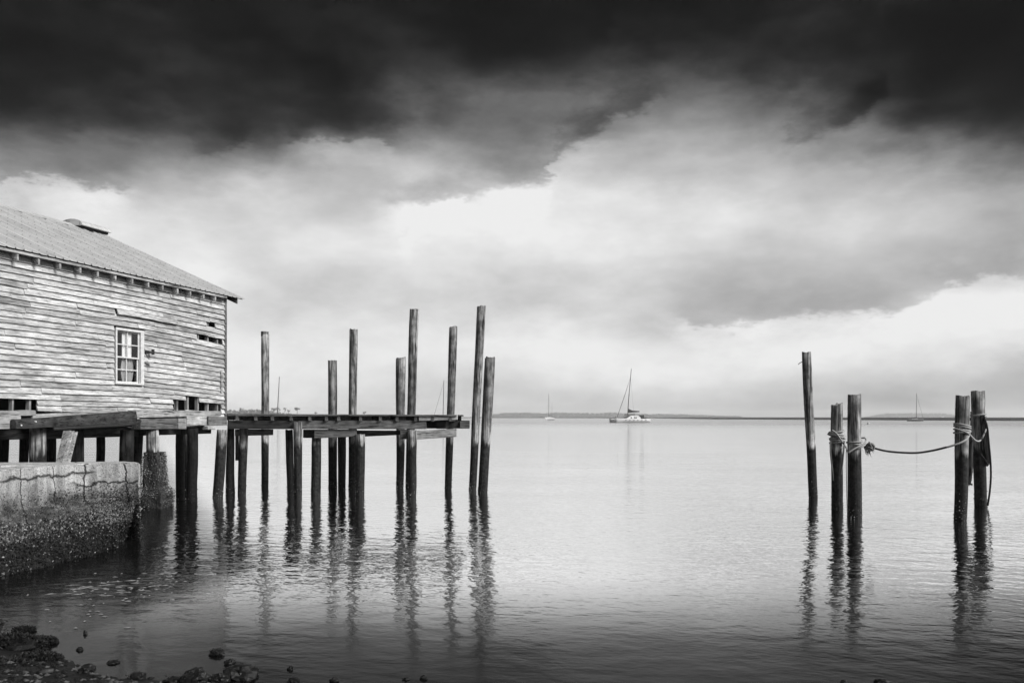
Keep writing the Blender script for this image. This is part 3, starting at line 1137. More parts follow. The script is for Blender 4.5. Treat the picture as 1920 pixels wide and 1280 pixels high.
def wall_obj(mb_, name, mat, parent, t, z, off=0.0, bevel=0.0):
    """build with an origin on the wall and the local x axis along the wall, z up"""
    o_loc = W(t, z, off)
    rot = Matrix((U, -NN, Vector((0, 0, 1)))).transposed()      # local (x,y,z) -> world
    inv = rot.transposed()
    me = bpy.data.meshes.new(name)
    me.from_pydata([tuple(inv @ (v - o_loc)) for v in mb_.v], [], mb_.f)
    bm = bmesh.new()
    bm.from_mesh(me)
    bmesh.ops.recalc_face_normals(bm, faces=bm.faces)
    bm.to_mesh(me)
    bm.free()
    me.materials.append(mat)
    o = bpy.data.objects.new(name, me)
    COL.objects.link(o)
    o.parent = parent
    # parents here are unrotated empties/meshes or share the same rotation
    pm = Matrix.Translation(org(parent)) if not parent.get('_rot') else parent.matrix_basis_world if False else Matrix.Translation(org(parent))
    m4 = Matrix.Translation(o_loc) @ rot.to_4x4()
    o.matrix_local = Matrix.Translation(-org(parent)) @ m4
    if bevel:
        b = o.modifiers.new('worn_edges', 'BEVEL')
        b.width = bevel
        b.segments = 1
    return o


# window opening
WT0, WT1 = t_of(216), t_of(262)
WZ0, WZ1 = z_of(238, 716), z_of(238, 621)
ROW = 0.136
rows = int((ZE - Z0) / ROW) + 1
gaps = []          # (t0, t1, z0, z1) missing boards


def gap(px0, px1, py0, py1):
    pm = (px0 + px1) / 2
    gaps.append((t_of(px0), t_of(px1), z_of(pm, py1), z_of(pm, py0)))


gap(368, 416, 628.5, 635.5)
gap(386, 402, 609, 613)
gap(323, 347, 752, 772)
gap(347, 372, 745, 772)
gap(372, 413, 757, 772)
gap(-40, 68, 748, 769)
rb = random.Random(4)


def add_board(t0, t1, zb, zt, proud=0.0, droop=0.0):
    m_ = MB()
    n = max(2, min(8, int((t1 - t0) / 0.6) + 1))
    j = [rb.uniform(-0.006, 0.006) for _ in range(n + 1)]
    e0, e1 = rb.uniform(-.012, .012), rb.uniform(-.012, .012)
    prof = []
    for i in range(n + 1):
        t = t0 + (t1 - t0) * i / n
        dz = sag(t, zb) + j[i] + (droop * (i / n) if droop else 0)
        wv = 0.012 * mnoise.noise(Vector((t * 0.7, zb * 3, 1)))
        ob = 0.048 + proud + wv
        ot = 0.004 + proud * 0.6
        z0_ = zb + dz + e0 + (e1 - e0) * i / n
        z1_ = zt + dz + e0
        prof.append([W(t, z0_, ob), W(t, z1_, ot), W(t, z1_, ot - 0.016), W(t, z0_, ob - 0.042)])
    pts = [p for q in prof for p in q]
    fs = []
    for i in range(n):
        for k in range(4):
            k2 = (k + 1) % 4
            fs.append((i * 4 + k, i * 4 + k2, (i + 1) * 4 + k2, (i + 1) * 4 + k))
    fs.append((0, 1, 2, 3))
    fs.append((n * 4 + 3, n * 4 + 2, n * 4 + 1, n * 4))
    m_.poly(pts, fs)
    wall_obj(m_, 'clapboard', M_clap, house, t0, zb)


loose_z = z_of(217, 581)
for r_ in range(rows):
    zb = Z0 + r_ * ROW
    zt = min(zb + ROW + 0.012, ZE + 0.02)
    zm = zb + ROW / 2
    # butt joints along the row
    cuts = [TL]
    t = TL + rb.uniform(1.0, 3.0)
    while t < -0.5:
        cuts.append(t)
        t += rb.uniform(1.3, 3.6)
    cuts.append(-0.01)
    segs = list(zip(cuts, cuts[1:]))

    def carve(segs, a, b):
        out = []
        for s0, s1 in segs:
            if b <= s0 or a >= s1:
                out.append((s0, s1))
                continue
            if s0 < a - 0.04:
                out.append((s0, a))
            if b + 0.04 < s1:
                out.append((b, s1))
        return out
    if WZ0 - 0.10 < zm < WZ1 + 0.11:
        segs = carve(segs, WT0 - 0.06, WT1 + 0.12)
    for a, b, z0_, z1_ in gaps:
        zs = zm + sag((a + b) / 2, zm)
        near = abs(zs - (z0_ + z1_) / 2) < ROW / 2 if z1_ - z0_ < 0.15 else z0_ - 0.02 < zs < z1_ + 0.02
        if near:
            segs = carve(segs, a, b)
    is_loose = abs(zm - loose_z) < ROW / 2
    if is_loose:
        segs = carve(segs, t_of(217) - 0.05, t_of(330))
        add_board(t_of(217), t_of(330) - 0.01, zb, zt, proud=0.05)
    for s0, s1 in segs:
        add_board(s0 + 0.003, s1 - 0.003, zb, zt, proud=rb.choice([0, 0, 0, 0.004, 0.008]), droop=rb.choice([0, 0, 0, -0.01, -0.02]))

# inner shell: studs, sheathing walls, floor
m_ = MB()
Wbox(m_, TL, -0.05, 2.34, 2.5, -DEP, -0.02)
wall_obj(m_, 'floor', M_beam_black, house, TL, 2.3)
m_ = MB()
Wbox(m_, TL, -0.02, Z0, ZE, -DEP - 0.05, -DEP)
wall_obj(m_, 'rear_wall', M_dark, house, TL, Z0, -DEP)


def gable_wall(t0, t1, name):
    m_ = MB()
    f = [W(t0, Z0, -0.01), W(t0, Z0, -DEP), W(t0, ZE, -DEP), W(t0, ZE + RISE - .28, -DEP / 2), W(t0, ZE, -0.01)]
    m_.prism(f, U * (t1 - t0))
    wall_obj(m_, name, M_clap, house, t0, Z0)


gable_wall(-0.05, -0.012, 'gable_wall')
gable_wall(TL, TL + 0.04, 'gable_wall')
me_stud = None
t = TL + 0.2
while t < -0.1:
    if WT0 - .12 < t < WT1 + .02:
        t += 0.42
        continue
    m_ = MB()
    Wbox(m_, t, t + 0.05, Z0 - .02, ZE, -0.115, -0.015)
    wall_obj(m_, 'stud', M_post_pale, house, t, Z0)
    t += 0.42
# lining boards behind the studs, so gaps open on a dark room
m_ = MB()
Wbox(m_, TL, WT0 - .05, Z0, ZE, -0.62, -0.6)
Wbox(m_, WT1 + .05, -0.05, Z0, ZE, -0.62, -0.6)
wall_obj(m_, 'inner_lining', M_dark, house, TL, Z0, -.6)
# corner board
m_ = MB()
n = 10
pr = []
for i in range(n + 1):
    z = Z0 - 0.2 + (ZE - Z0 + 0.2) * i / n
    w_ = 0.012 * mnoise.noise(Vector((z * 2, 3, 1)))
    pr.append([W(-0.02 + w_, z, 0.05), W(0.07 + w_, z, 0.05), W(0.07 + w_, z, -0.04), W(-0.02 + w_, z, -0.04)])
fs = []
for i in range(n):
    for k in range(4):
        k2 = (k + 1) % 4
        fs.append((i * 4 + k, i * 4 + k2, i * 4 + 4 + k2, i * 4 + 4 + k))
fs += [(0, 1, 2, 3), (n * 4 + 3, n * 4 + 2, n * 4 + 1, n * 4)]
m_.poly([p for q in pr for p in q], fs)
wall_obj(m_, 'corner_board', M_beam, house, 0, Z0)
m_ = MB()
Wbox(m_, t_of(411), t_of(414), z_of(412, 735), z_of(412, 695), 0.05, 0.075)
wall_obj(m_, 'loose_batten', M_sill, house, t_of(411), z_of(412, 735))

# roof: corrugated sheets, each a part


def roof_pt(t, s, side=1, lift=0.0):
    """s metres (plan) up from the eave on the near (1) or rear (-1) slope"""
    off = 0.26 - s if side == 1 else 0.26 - 2 * RUN + s
    return W(t, EAVE + RISE * s / RUN + lift, off)


TE = 0.62
RT0 = TL - 0.3
pw = 0.8
npan = int((TE - RT0) / pw) + 1
slope_len = math.hypot(RUN, RISE)
for side in (1, -1):
    for i in range(npan):
        t1 = TE - i * pw
        t0 = t1 - pw - 0.02
        m_ = MB()
        cols = []
        prof = [(0, 0.02), (0.02, 0.02), (0.04, 0), (0.18, 0), (0.20, 0.05), (0.22, 0), (0.38, 0), (0.40, 0.05), (0.42, 0), (0.58, 0), (0.60, 0.05), (0.62, 0), (0.78, 0), (0.80, 0.014), (0.82, 0.014)]
        up = 0.003 * (i % 2)
        for dx, h in prof:
            j = rb.uniform(-0.01, 0.01)
            cols.append([roof_pt(t1 - dx, -0.03 + j, side, h + up), roof_pt(t1 - dx, RUN * .5, side, h + up + rb.uniform(-.004, .004)), roof_pt(t1 - dx, RUN - 0.01, side, h + up)])
        pts = [p for c in cols for p in c]
        fs = []
        for a in range(len(cols) - 1):
            for k in range(2):
                fs.append((a * 3 + k, a * 3 + k + 1, a * 3 + 4 + k, a * 3 + 3 + k))
        m_.poly(pts, fs)
        # origin at the eave, x along the wall, y up the slope
        o = m_.build('roof_sheet', M_roof, house, loc=roof_pt(t1, 0, side))
        b4 = Matrix((-U, (roof_pt(0, RUN, side) - roof_pt(0, 0, side)).normalized(), (-U).cross((roof_pt(0, RUN, side) - roof_pt(0, 0, side)).normalized()))).transposed()
        inv = b4.transposed()
        for v in o.data.vertices:
            v.co = inv @ v.co
        o.matrix_local = Matrix.Translation(o.location) @ b4.to_4x4()
        so = o.modifiers.new('sheet_thickness', 'SOLIDIFY')
        so.thickness = 0.004
# roof boarding under the sheets (dark underside)
m_ = MB()
for side in (1, -1):
    a, b, c, d = roof_pt(RT0 + .1, 0.02, side, -0.035), roof_pt(TE - .06, 0.02, side, -0.035), roof_pt(TE - .06, RUN - .03, side, -0.035), roof_pt(RT0 + .1, RUN - .03, side, -0.035)
    m_.prism([a, b, c, d], (0, 0, 0.025))
wall_obj(m_, 'roof_boarding', M_beam_dark, house, RT0, EAVE)
# fascia under the sheet ends
m_ = MB()
zt = EAVE - 0.037
Wbox(m_, RT0 + .1, -0.18, zt - 0.055, zt, 0.225, 0.25)
wall_obj(m_, 'fascia', M_sill, house, RT0, zt)
# rafter tails
tails_px = [30, 70, 110, 148, 181, 214, 246, 276, 303, 331, 355, 380, 402]
ts_ = [t_of(p, 0.2) for p in tails_px]
ts_ += [ts_[0] - 0.62 * k for k in range(1, 5)]
for t in ts_:
    m_ = MB()
    f = [W(t, EAVE - 0.04 - 0.055, 0.222), W(t, EAVE - 0.04 - 0.19, 0.222), W(t, EAVE - 0.19 + .1, -0.1), W(t, EAVE + 0.05, -0.1)]
    m_.prism(f, U * 0.05)
    wall_obj(m_, 'rafter_tail', M_sill, house, t, EAVE)
# the fly rafter past the corner, and lookouts
m_ = MB()
f = [roof_pt(TE - 0.32, 0.05, 1, -0.04), roof_pt(TE - 0.32, 0.05, 1, -0.20), roof_pt(TE - 0.32, RUN - .1, 1, -0.2), roof_pt(TE - 0.32, RUN - .1, 1, -0.04)]
m_.prism(f, U * 0.06)
wall_obj(m_, 'fly_rafter', M_beam_dark, house, TE - .3, EAVE)
# ridge cap pieces and the ridge vent
ridge = [roof_pt(0, RUN, 1)]
k = 0
t1 = TE
while t1 > RT0:
    t0 = max(RT0, t1 - 1.9)
    m_ = MB()
    for side in (1, -1):
        q = [roof_pt(t0 + .01, RUN - .22, side, 0.026), roof_pt(t1, RUN - .22, side, 0.026), roof_pt(t1, RUN, side, 0.055), roof_pt(t0 + .01, RUN, side, 0.055)]
        m_.prism(q, (0, 0, 0.008))
    wall_obj(m_, 'ridge_cap', M_roof, house, t0, EAVE + RISE)
    t1 = t0


def t_ridge(px):
    kx = (px - 960) / FPX
    o = 0.26 - RUN
    ox, oy = Cx + NN.x * o, Cy + NN.y * o
    return (kx * oy - ox) / (U.x - kx * U.y)


va, vb = t_ridge(131), t_ridge(187)
vent = MB()
zr = EAVE + RISE
f = []
for i in range(9):
    a = math.pi * i / 8
    f.append(W(va, zr - 0.03 + 0.22 * math.sin(a), 0.26 - RUN + 0.5 * math.cos(a)))
vent.prism(f, U * (vb - va))
ov = wall_obj(vent, 'ridge_vent', M_roof, house, va, zr)
m_ = MB()
Wbox(m_, va + .08, vb - .05, zr - 0.10, zr - 0.031, 0.26 - RUN - .4, 0.26 - RUN + .4)
wall_obj(m_, 'vent_curb', M_dark, house, va, zr)

# window
win = MB()
cs = 0.07
Wbox(win, WT0 - 0.03, WT0 + 0.015, WZ0 - 0.02, WZ1 + 0.0, -0.03, 0.055)
Wbox(win, WT1 - 0.015, WT1 + 0.10, WZ0 - 0.02, WZ1 + 0.0, -0.03, 0.055)
Wbox(win, WT0 - 0.03, WT1 + 0.10, WZ1 + 0.001, WZ1 + 0.06, -0.03, 0.06)
window = wall_obj(win, 'window', M_trim, house, WT0, WZ0)


def win_child(mb_, name, mat):
    o = wall_obj(mb_, name, mat, house, WT0, WZ0)
    o.parent = window
    o.matrix_local = Matrix.Identity(4)
    return o


m_ = MB()
Wbox(m_, WT0 - 0.06, WT1 + 0.14, WZ1 + 0.082, WZ1 + 0.11, -0.02, 0.085)
win_child(m_, 'drip_cap', M_beam_dark)
m_ = MB()
Wbox(m_, WT0 - 0.06, WT1 + 0.06, WZ0 - 0.065, WZ0 - 0.022, -0.03, 0.085)
win_child(m_, 'sill', M_trim)
zm = (WZ0 + WZ1) / 2 - 0.02
a0, a1 = WT0 + 0.022, WT1 - 0.022
for z0_, z1_, of in ((zm - .02, WZ1, 0.0), (WZ0 - .02, zm + .02, -0.035)):
    m_ = MB()
    st = 0.034
    Wbox(m_, a0, a0 + st, z0_, z1_, of - .03, of)
    Wbox(m_, a1 - st, a1, z0_, z1_, of - .03, of)
    Wbox(m_, a0 + st, a1 - st, z1_ - st, z1_, of - .03, of - .001)
    Wbox(m_, a0 + st, a1 - st, z0_, z0_ + st, of - .03, of - .001)
    win_child(m_, 'sash', M_trim)
    tm = (a0 + a1) / 2
    zz = (z0_ + z1_) / 2
    m_ = MB()
    Wbox(m_, tm - .012, tm + .012, z0_ + st, z1_ - st, of - .025, of - .005)
    Wbox(m_, a0 + st, tm - .012, zz - .012, zz + .012, of - .025, of - .006)
    Wbox(m_, tm + .012, a1 - st, zz - .012, zz + .012, of - .025, of - .006)
    win_child(m_, 'glazing_bar', M_trim)
    for ta, tb in ((a0 + st, tm - .012), (tm + .012, a1 - st)):
        for za, zb in ((z0_ + st, zz - .012), (zz + .012, z1_ - st)):
            m_ = MB()
            Wbox(m_, ta, tb, za, zb, of - .018, of - .014)
            win_child(m_, 'pane', M_glass)


M_curtain_low = mat_plain('faded_curtain', 0.34, 0.9, 0.15, 12)


def curtain(ta, tb, z0_, z1_, of, pinch, name):
    m_ = MB()
    nx_, nz_ = 14, 10
    pts = []
    for j in range(nz_ + 1):
        v = j / nz_
        z = z0_ + (z1_ - z0_) * v
        sq = 1 - pinch * (1 - abs(2 * v - 1)) if pinch < 0 else 1 - pinch * (2 * abs(v - 0.5)) ** 1.5
        for i in range(nx_ + 1):
            u_ = (i / nx_ - 0.5) * sq + 0.5
            pts.append(W(ta + (tb - ta) * u_, z, of + 0.02 * math.sin(i * 1.9)))
    fs = [(j * (nx_ + 1) + i, j * (nx_ + 1) + i + 1, (j + 1) * (nx_ + 1) + i + 1, (j + 1) * (nx_ + 1) + i) for j in range(nz_) for i in range(nx_)]
    m_.poly(pts, fs)
    return win_child(m_, name, M_curtain_low if pinch else M_curtain)


wd_ = WT1 - WT0
curtain(WT0 + .36 * wd_, WT0 + .72 * wd_, zm, WZ1 - .02, -0.075, 0.0, 'curtain')
curtain(WT0 + .34 * wd_, WT0 + .84 * wd_, WZ0, zm, -0.10, 0.30, 'curtain')

# little fixtures right of the window
m_ = MB()
tt, zz = t_of(270), z_of(270, 661)
m_.tube([W(tt, zz, 0.03), W(tt + .02, zz, 0.16), W(tt + .10, zz + 0.02, 0.2)], 0.03, 7)
m_.tube([W(tt + .1, zz + 0.09, 0.2), W(tt + .1, zz - 0.05, 0.2)], 0.04, 7)
wall_obj(m_, 'lamp_bracket', M_iron, house, tt, zz)
m_ = MB()
tt, zz = t_of(268), z_of(268, 677)
m_.tube([W(tt, zz, 0.02), W(tt + .05, zz, 0.12), W(tt + .17, zz - 0.01, 0.16)], [0.035, 0.04, 0.05], 8)
wall_obj(m_, 'pipe_stub', M_trim, house, tt, zz)

# sill timbers


def sill(px0, px1, ytl, ytr, ybl, ybr, off, thick, mat, name='sill_timber', rag=0.0):
    m_ = MB()
    n = max(2, int((px1 - px0) / 18))
    top, bot = [], []
    for i in range(n + 1):
        px = px0 + (px1 - px0) * i / n
        k = i / n
        t = t_of(px, off)
        jt = rag * mnoise.noise(Vector((px * .11, ytl, off))) * 3
        jb = rag * mnoise.noise(Vector((px * .13, ybl, off + 4))) * 3
        top.append(W(t, z_of(px, ytl + (ytr - ytl) * k + jt, off), off))
        bot.append(W(t, z_of(px, ybl + (ybr - ybl) * k + jb, off), off))
    pts = []
    for a, b in zip(top, bot):
        pts += [a, b, b - NN * thick, a - NN * thick]
    fs = []
    for i in range(n):
        for q in range(4):
            q2 = (q + 1) % 4
            fs.append((i * 4 + q, i * 4 + q2, i * 4 + 4 + q2, i * 4 + 4 + q))
    fs += [(0, 1, 2, 3), (n * 4 + 3, n * 4 + 2, n * 4 + 1, n * 4)]
    m_.poly(pts, fs)
    return wall_obj(m_, name, mat, house, t_of(px0, off), EYE, off, bevel=0.012)


sill(240, 415, 768, 770, 784, 779, 0.06, 0.25, M_sill, rag=0.5)
sill(62, 262, 776, 769, 790, 786, 0.05, 0.25, M_sill, rag=0.3)
sill(-60, 68, 771, 769, 780, 779, 0.06, 0.22, M_sill, rag=0.8)
sill(-60, 40, 779.5, 779, 793, 792, 0.10, 0.25, M_sill, rag=0.8)
sill(-60, 28, 792, 787, 806, 803, 0.16, 0.3, M_sill, rag=0.9)
sill(264, 333, 785, 784, 805, 804, 0.16, 0.3, M_beam, rag=0.2)
sill(335, 350, 784, 784, 804, 804.5, 0.19, 0.3, M_sill)
sill(351, 388, 779.5, 780, 798, 797.5, 0.10, 0.25, M_sill, rag=0.2)
sill(391.5, 426, 780, 781, 797.5, 797, 0.10, 0.25, M_beam, rag=0.2)
sill(390, 404, 798.5, 798, 805.5, 805, 0.16, 0.2, M_sill)

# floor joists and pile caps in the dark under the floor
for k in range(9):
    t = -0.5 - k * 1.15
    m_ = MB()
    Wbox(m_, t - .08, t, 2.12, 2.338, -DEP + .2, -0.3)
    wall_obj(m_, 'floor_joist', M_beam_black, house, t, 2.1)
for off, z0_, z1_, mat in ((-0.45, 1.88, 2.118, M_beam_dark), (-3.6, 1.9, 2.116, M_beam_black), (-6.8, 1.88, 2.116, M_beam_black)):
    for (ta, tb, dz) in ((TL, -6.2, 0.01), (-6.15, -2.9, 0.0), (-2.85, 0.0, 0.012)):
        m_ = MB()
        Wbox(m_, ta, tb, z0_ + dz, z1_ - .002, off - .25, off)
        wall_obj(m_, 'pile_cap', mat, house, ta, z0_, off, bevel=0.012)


def house_pile(px0, px1, ytop, d, mat, lean=0):
    yb = HOR + FPX * EYE / d
    px_pile((px0, px1, ytop), (px0 - lean, px1 - lean, yb), d, 'pile', mat, house, crust=16)


def dwall(px, off):
    return W(t_of(px, off), 0, off).y


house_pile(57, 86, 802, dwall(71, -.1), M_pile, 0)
house_pile(0, 16, 806, 21.5, M_pile_black, 3)
house_pile(38, 54, 806, 22.0, M_pile_black, 3)
house_pile(86, 104, 805, 20.0, M_pile_black, 2)
house_pile(133, 157, 805, 19.6, M_pile_black, 2)
house_pile(181, 196, 812, 23.5, M_pile_black, 1)
house_pile(226, 251, 806, 20.6, M_pile_black, 3)
house_pile(251, 268, 806, 22.4, M_pile_black, 4)
house_pile(330, 346, 803, 23.0, M_pile_black, -1)
house_pile(352, 371, 803, 22.6, M_pile_black, 1)
house_pile(345, 352, 806, 26.0, M_pile_black, 0)
house_pile(275, 297, 803, dwall(285, -.05), M_post_pale if False else M_pile_pale, 0)
house_pile(407, 426, 806, 23.9, M_pile_pale, 8)

# fallen timber across the front
fa, fb_ = t_of(30, 0.32), t_of(257, 0.32)
th = thing('fallen_timber', W((fa + fb_) / 2, 2.4, 0.3), 'heavy dark old timber slung aslant across the front of the boathouse sill', 'timber')
m_ = MB()
n = 14
pts = []
for i in range(n + 1):
    k = i / n
    px = 30 + 227 * k
    t = t_of(px, 0.34)
    zt = z_of(px, 786.5 + (770 - 786.5) * k + 1.2 * mnoise.noise(Vector((px * .04, 1, 1))), 0.34)
    zb = z_of(px, 804.5 + (793 - 804.5) * k + 1.2 * mnoise.noise(Vector((px * .05, 7, 1))), 0.34)
    o1 = 0.34 + 0.02 * mnoise.noise(Vector((px * .08, 2, 2)))
    pts += [W(t, zt, o1 - .02), W(t, (zt + zb) / 2, o1 + .015), W(t, zb, o1), W(t, zb, 0.17), W(t, zt, 0.17)]
fs = []
for i in range(n):
    for q in range(5):
        q2 = (q + 1) % 5
        fs.append((i * 5 + q, i * 5 + q2, i * 5 + 5 + q2, i * 5 + 5 + q))
fs += [(0, 1, 2, 3, 4), tuple(n * 5 + q for q in (4, 3, 2, 1, 0))]
m_.poly(pts, fs)
m_.build('timber', mat_timber('charred_timber', 0.012, 0.085, 'y', 0.2), th, bevel=0.012)
m_ = MB()
for px, py in ((66, 790), (39, 797)):
    t = t_of(px, 0.35)
    m_.tube([W(t, z_of(px, py, .35), .33), W(t, z_of(px, py, .35), .375)], 0.018, 8)
m_.build('bolt', M_trim, th)
m_ = MB()
rope_tube(m_, [W(t_of(100, .3), z_of(100, 804, .3), .3), W(t_of(180, .3), z_of(180, 799, .3), .3), W(t_of(245, .3), z_of(245, 795, .3), .3), W(t_of(265, .3), z_of(265, 789, .3), .26)], 0.045)
o = m_.build('drain_pipe', M_iron, None, smooth=True)
tag(o, 'thin dark pipe slung under the fallen timber', 'pipe')

# ------------------------------------------------------------------ concrete footing with oysters under the sill post
dF = dwall(290, -0.05)
foot = thing('concrete_footing', P(291, 945, dF), 'oyster-crusted concrete footing carrying a wooden post under the boathouse', 'footing')
m_ = MB()
prof = [(-0.5, 0.42, 0), (0.0, 0.40, 0.04), (0.15, 0.37, 0.05), (0.38, 0.37, 0.06), (0.55, 0.30, 0.01), (0.9, 0.275, -0.01), (1.35, 0.26, -0.02), (1.46, 0.25, -0.02)]
fc = P(291, 900, dF)
pts, seg = [], 20
for z, hw, sh in prof:
    for k in range(seg):
        a = 2 * math.pi * k / seg
        c_, s2 = math.cos(a), math.sin(a)
        q = max(abs(c_), abs(s2))
        rr = hw / q * 0.86 * (1 + 0.10 * mnoise.noise(Vector((c_ * 2, s2 * 2, z * 3))))
        pts.append(Vector((fc.x + sh + c_ * rr, fc.y + s2 * rr, z)))
fs = []
for i in range(len(prof) - 1):
    for k in range(seg):
        k2 = (k + 1) % seg
        fs.append((i * seg + k, i * seg + k2, (i + 1) * seg + k2, (i + 1) * seg + k))
fs.append(tuple((len(prof) - 1) * seg + k for k in range(seg)))
m_.poly(pts, fs)
m_.build('column', mat_plain('black_concrete', 0.05, 0.9, 0.7, 12, bmp=0.05), foot)


def oysters(mb_, p, nrm, s, rnd):
    """one shell: a small tilted pointed cup"""
    up = Vector((rnd.gauss(0, .6), rnd.gauss(0, .6), rnd.gauss(0.5, .6)))
    d = (nrm * 0.9 + up * 0.8).normalized()
    x = d.orthogonal().normalized()
    x = (Matrix.Rotation(rnd.uniform(0, 6.28), 3, d) @ x)
    y = d.cross(x)
    L = s * rnd.uniform(1.2, 2.4)
    w_ = s * rnd.uniform(0.5, 0.9)
    h = s * 0.25
    mb_.poly([p - d * s * .3, p + d * L * .4 + x * w_, p + d * L, p + d * L * .4 - x * w_, p + d * L * .45 + y * h, p + d * L * .4 - y * h],
             [(0, 1, 4), (1, 2, 4), (2, 3, 4), (3, 0, 4), (1, 0, 5), (2, 1, 5), (3, 2, 5), (0, 3, 5)])


rnd = random.Random(8)
dk, pl = MB(), MB()
for _ in range(5000):
    z = rnd.uniform(-0.02, 1.45)
    hw, sh = 0.3, 0
    for (za, ha, sa), (zb, hb, sb) in zip(prof, prof[1:]):
        if za <= z <= zb:
            k = (z - za) / (zb - za)
            hw = ha + (hb - ha) * k
            sh = sa + (sb - sa) * k
    a = rnd.uniform(0, 6.28)
    c_, s2 = math.cos(a), math.sin(a)
    rr = hw / max(abs(c_), abs(s2)) * 0.86 * (1 + 0.10 * mnoise.noise(Vector((c_ * 2, s2 * 2, z * 3))))
    p = Vector((fc.x + sh + c_ * rr, fc.y + s2 * rr, z))
    oysters(pl if rnd.random() < (0.38 if z > .25 else .12) else dk, p, Vector((c_, s2, 0)), rnd.uniform(0.009, 0.022), rnd)
tag(dk.build('oyster_crust', M_shell_dark, foot), kind='stuff')
tag(pl.build('oyster_crust', M_shell, foot), kind='stuff')

# ------------------------------------------------------------------ concrete seawall with its bank of oysters
# stations along the wall: (top x, top y, foot x, foot y)
stations = [(-9.6, 8.6, -8.5, 7.2), (-9.1, 11.0, -8.0, 9.8), (-8.62, 13.3, -7.58, 11.75), (-8.42, 14.4, -7.30, 12.7), (-8.30, 15.2, -7.10, 13.55), (-7.95, 15.42, -7.16, 14.5), (-7.6, 15.5, -7.55, 15.15), (-7.28, 15.55, -7.62, 15.6)]
ZT = 1.49
sw = thing('concrete_seawall', (-8.4, 14, 0), 'cracked concrete seawall crusted with oysters below, left of the open water', 'seawall')


def sw_point(s, v):
    """s along 0..len-1, v 0 foot .. 1 top"""
    i = min(int(s), len(stations) - 2)
    k = s - i
    a, b = stations[i], stations[i + 1]
    tx, ty = a[0] + (b[0] - a[0]) * k, a[1] + (b[1] - a[1]) * k
    fx, fy = a[2] + (b[2] - a[2]) * k, a[3] + (b[3] - a[3]) * k
    z = ZT * v - 0.25 * (1 - v)
    # straight upper face, oyster bank bulging below
    e = max(0, 1 - v / 0.62) ** 0.75 if v < 0.62 else 0
    x = tx + (fx - tx) * e + 0.03
    y = ty + (fy - ty) * e - 0.03
    return Vector((x, y, z)), e


m_ = MB()
ns, nv = 150, 40
pts = []
for i in range(ns + 1):
    for j in range(nv + 1):
        s = (len(stations) - 1) * i / ns
        v = j / nv
        p, e = sw_point(s, v)
        bmp = 0.14 * e ** .5 * mnoise.fractal(p * 2.2, 1, 2, 4) + 0.012 * mnoise.noise(p * 6)
        out = Vector((0.7, -0.7, 0.2))
        p = p + out * bmp
        pts.append(p)
fs = []
for i in range(ns):
    for j in range(nv):
        a = i * (nv + 1) + j
        fs.append((a, a + nv + 1, a + nv + 2, a + 1))
m_.poly(pts, fs)
m_.build('face', M_conc, sw)
# coping and the wall's rough back
m_ = MB()
top_f = [sw_point((len(stations) - 1) * i / 40, 1.0)[0] for i in range(41)]
top_b = []
for i in range(41):
    q = top_f[i]
    top_b.append(Vector((q.x - 0.5, min(q.y + 0.45, 16.0), q.z + 0.005)))
pts = []
for a, b in zip(top_f, top_b):
    pts += [a, a + Vector((0, 0, 0.02)), b + Vector((0, 0, 0.015)), b + Vector((0, 0, -1.9))]
fs = []
for i in range(40):
    for q in range(3):
        fs.append((i * 4 + q, (i + 1) * 4 + q, (i + 1) * 4 + q + 1, i * 4 + q + 1))
fs.append((160, 161, 162, 163))
m_.poly(pts, fs)
m_.build('coping', M_conc, sw)
m_ = MB()
q = [Vector((-12.5, 13.2, 1.42)), Vector((-9.2, 15.65, 1.42)), Vector((-7.45, 16.05, 1.42)), Vector((-7.75, 16.5, 1.42)), Vector((-12.5, 16.2, 1.42))]
m_.prism([p + Vector((0, 0, .05)) for p in q], (0, 0, -2.0))
m_.build('rear_ledge', M_conc, sw, bevel=0.03)

dk, pl = MB(), MB()
rnd = random.Random(21)
cnt = 0
while cnt < 17000:
    s = rnd.uniform(1.6, len(stations) - 1) if rnd.random() < .8 else rnd.uniform(4.6, len(stations) - 1)
    v = rnd.random() ** 1.2 * 0.85
    if v > 0.5 and rnd.random() > max(0.0, 1.05 - (v - 0.5) / 0.28):
        continue
    p, e = sw_point(s, v)
    if p.z < -0.05:
        continue
    out = Vector((0.7, -0.7, 0.2))
    p = p + out * (0.14 * e ** .5 * mnoise.fractal(p * 2.2, 1, 2, 4))
    big = 1.0 if v < .5 else 0.6
    zone = 0.5 + 0.5 * mnoise.noise(p * 1.3)
    pale = 0.10 if p.z < 0.38 else 0.22
    if 0.38 < p.z < 0.75:
        pale = 0.35 + 0.45 * zone
    if p.z < 0.22:
        pale = 0.03
    oysters(pl if rnd.random() < pale else dk, p, out, rnd.uniform(0.012, 0.03) * big, rnd)
    cnt += 1
for _ in range(2600):
    a, b = top_f[-1], top_b[-1]
    k = rnd.random()
    z = abs(rnd.gauss(0, .5))
    if z > 1.1:
        continue
    q = a + (b - a) * k + Vector((rnd.uniform(-.02, .05), 0, 0))
    oysters(pl if rnd.random() < (.05 if z < .4 else .25) else dk, Vector((q.x, q.y, z)), Vector((.9, .1, .1)), rnd.uniform(.012, .03), rnd)
tag(dk.build('oyster_crust', M_shell_dark, sw), kind='stuff')
tag(pl.build('oyster_crust', M_shell, sw), kind='stuff')

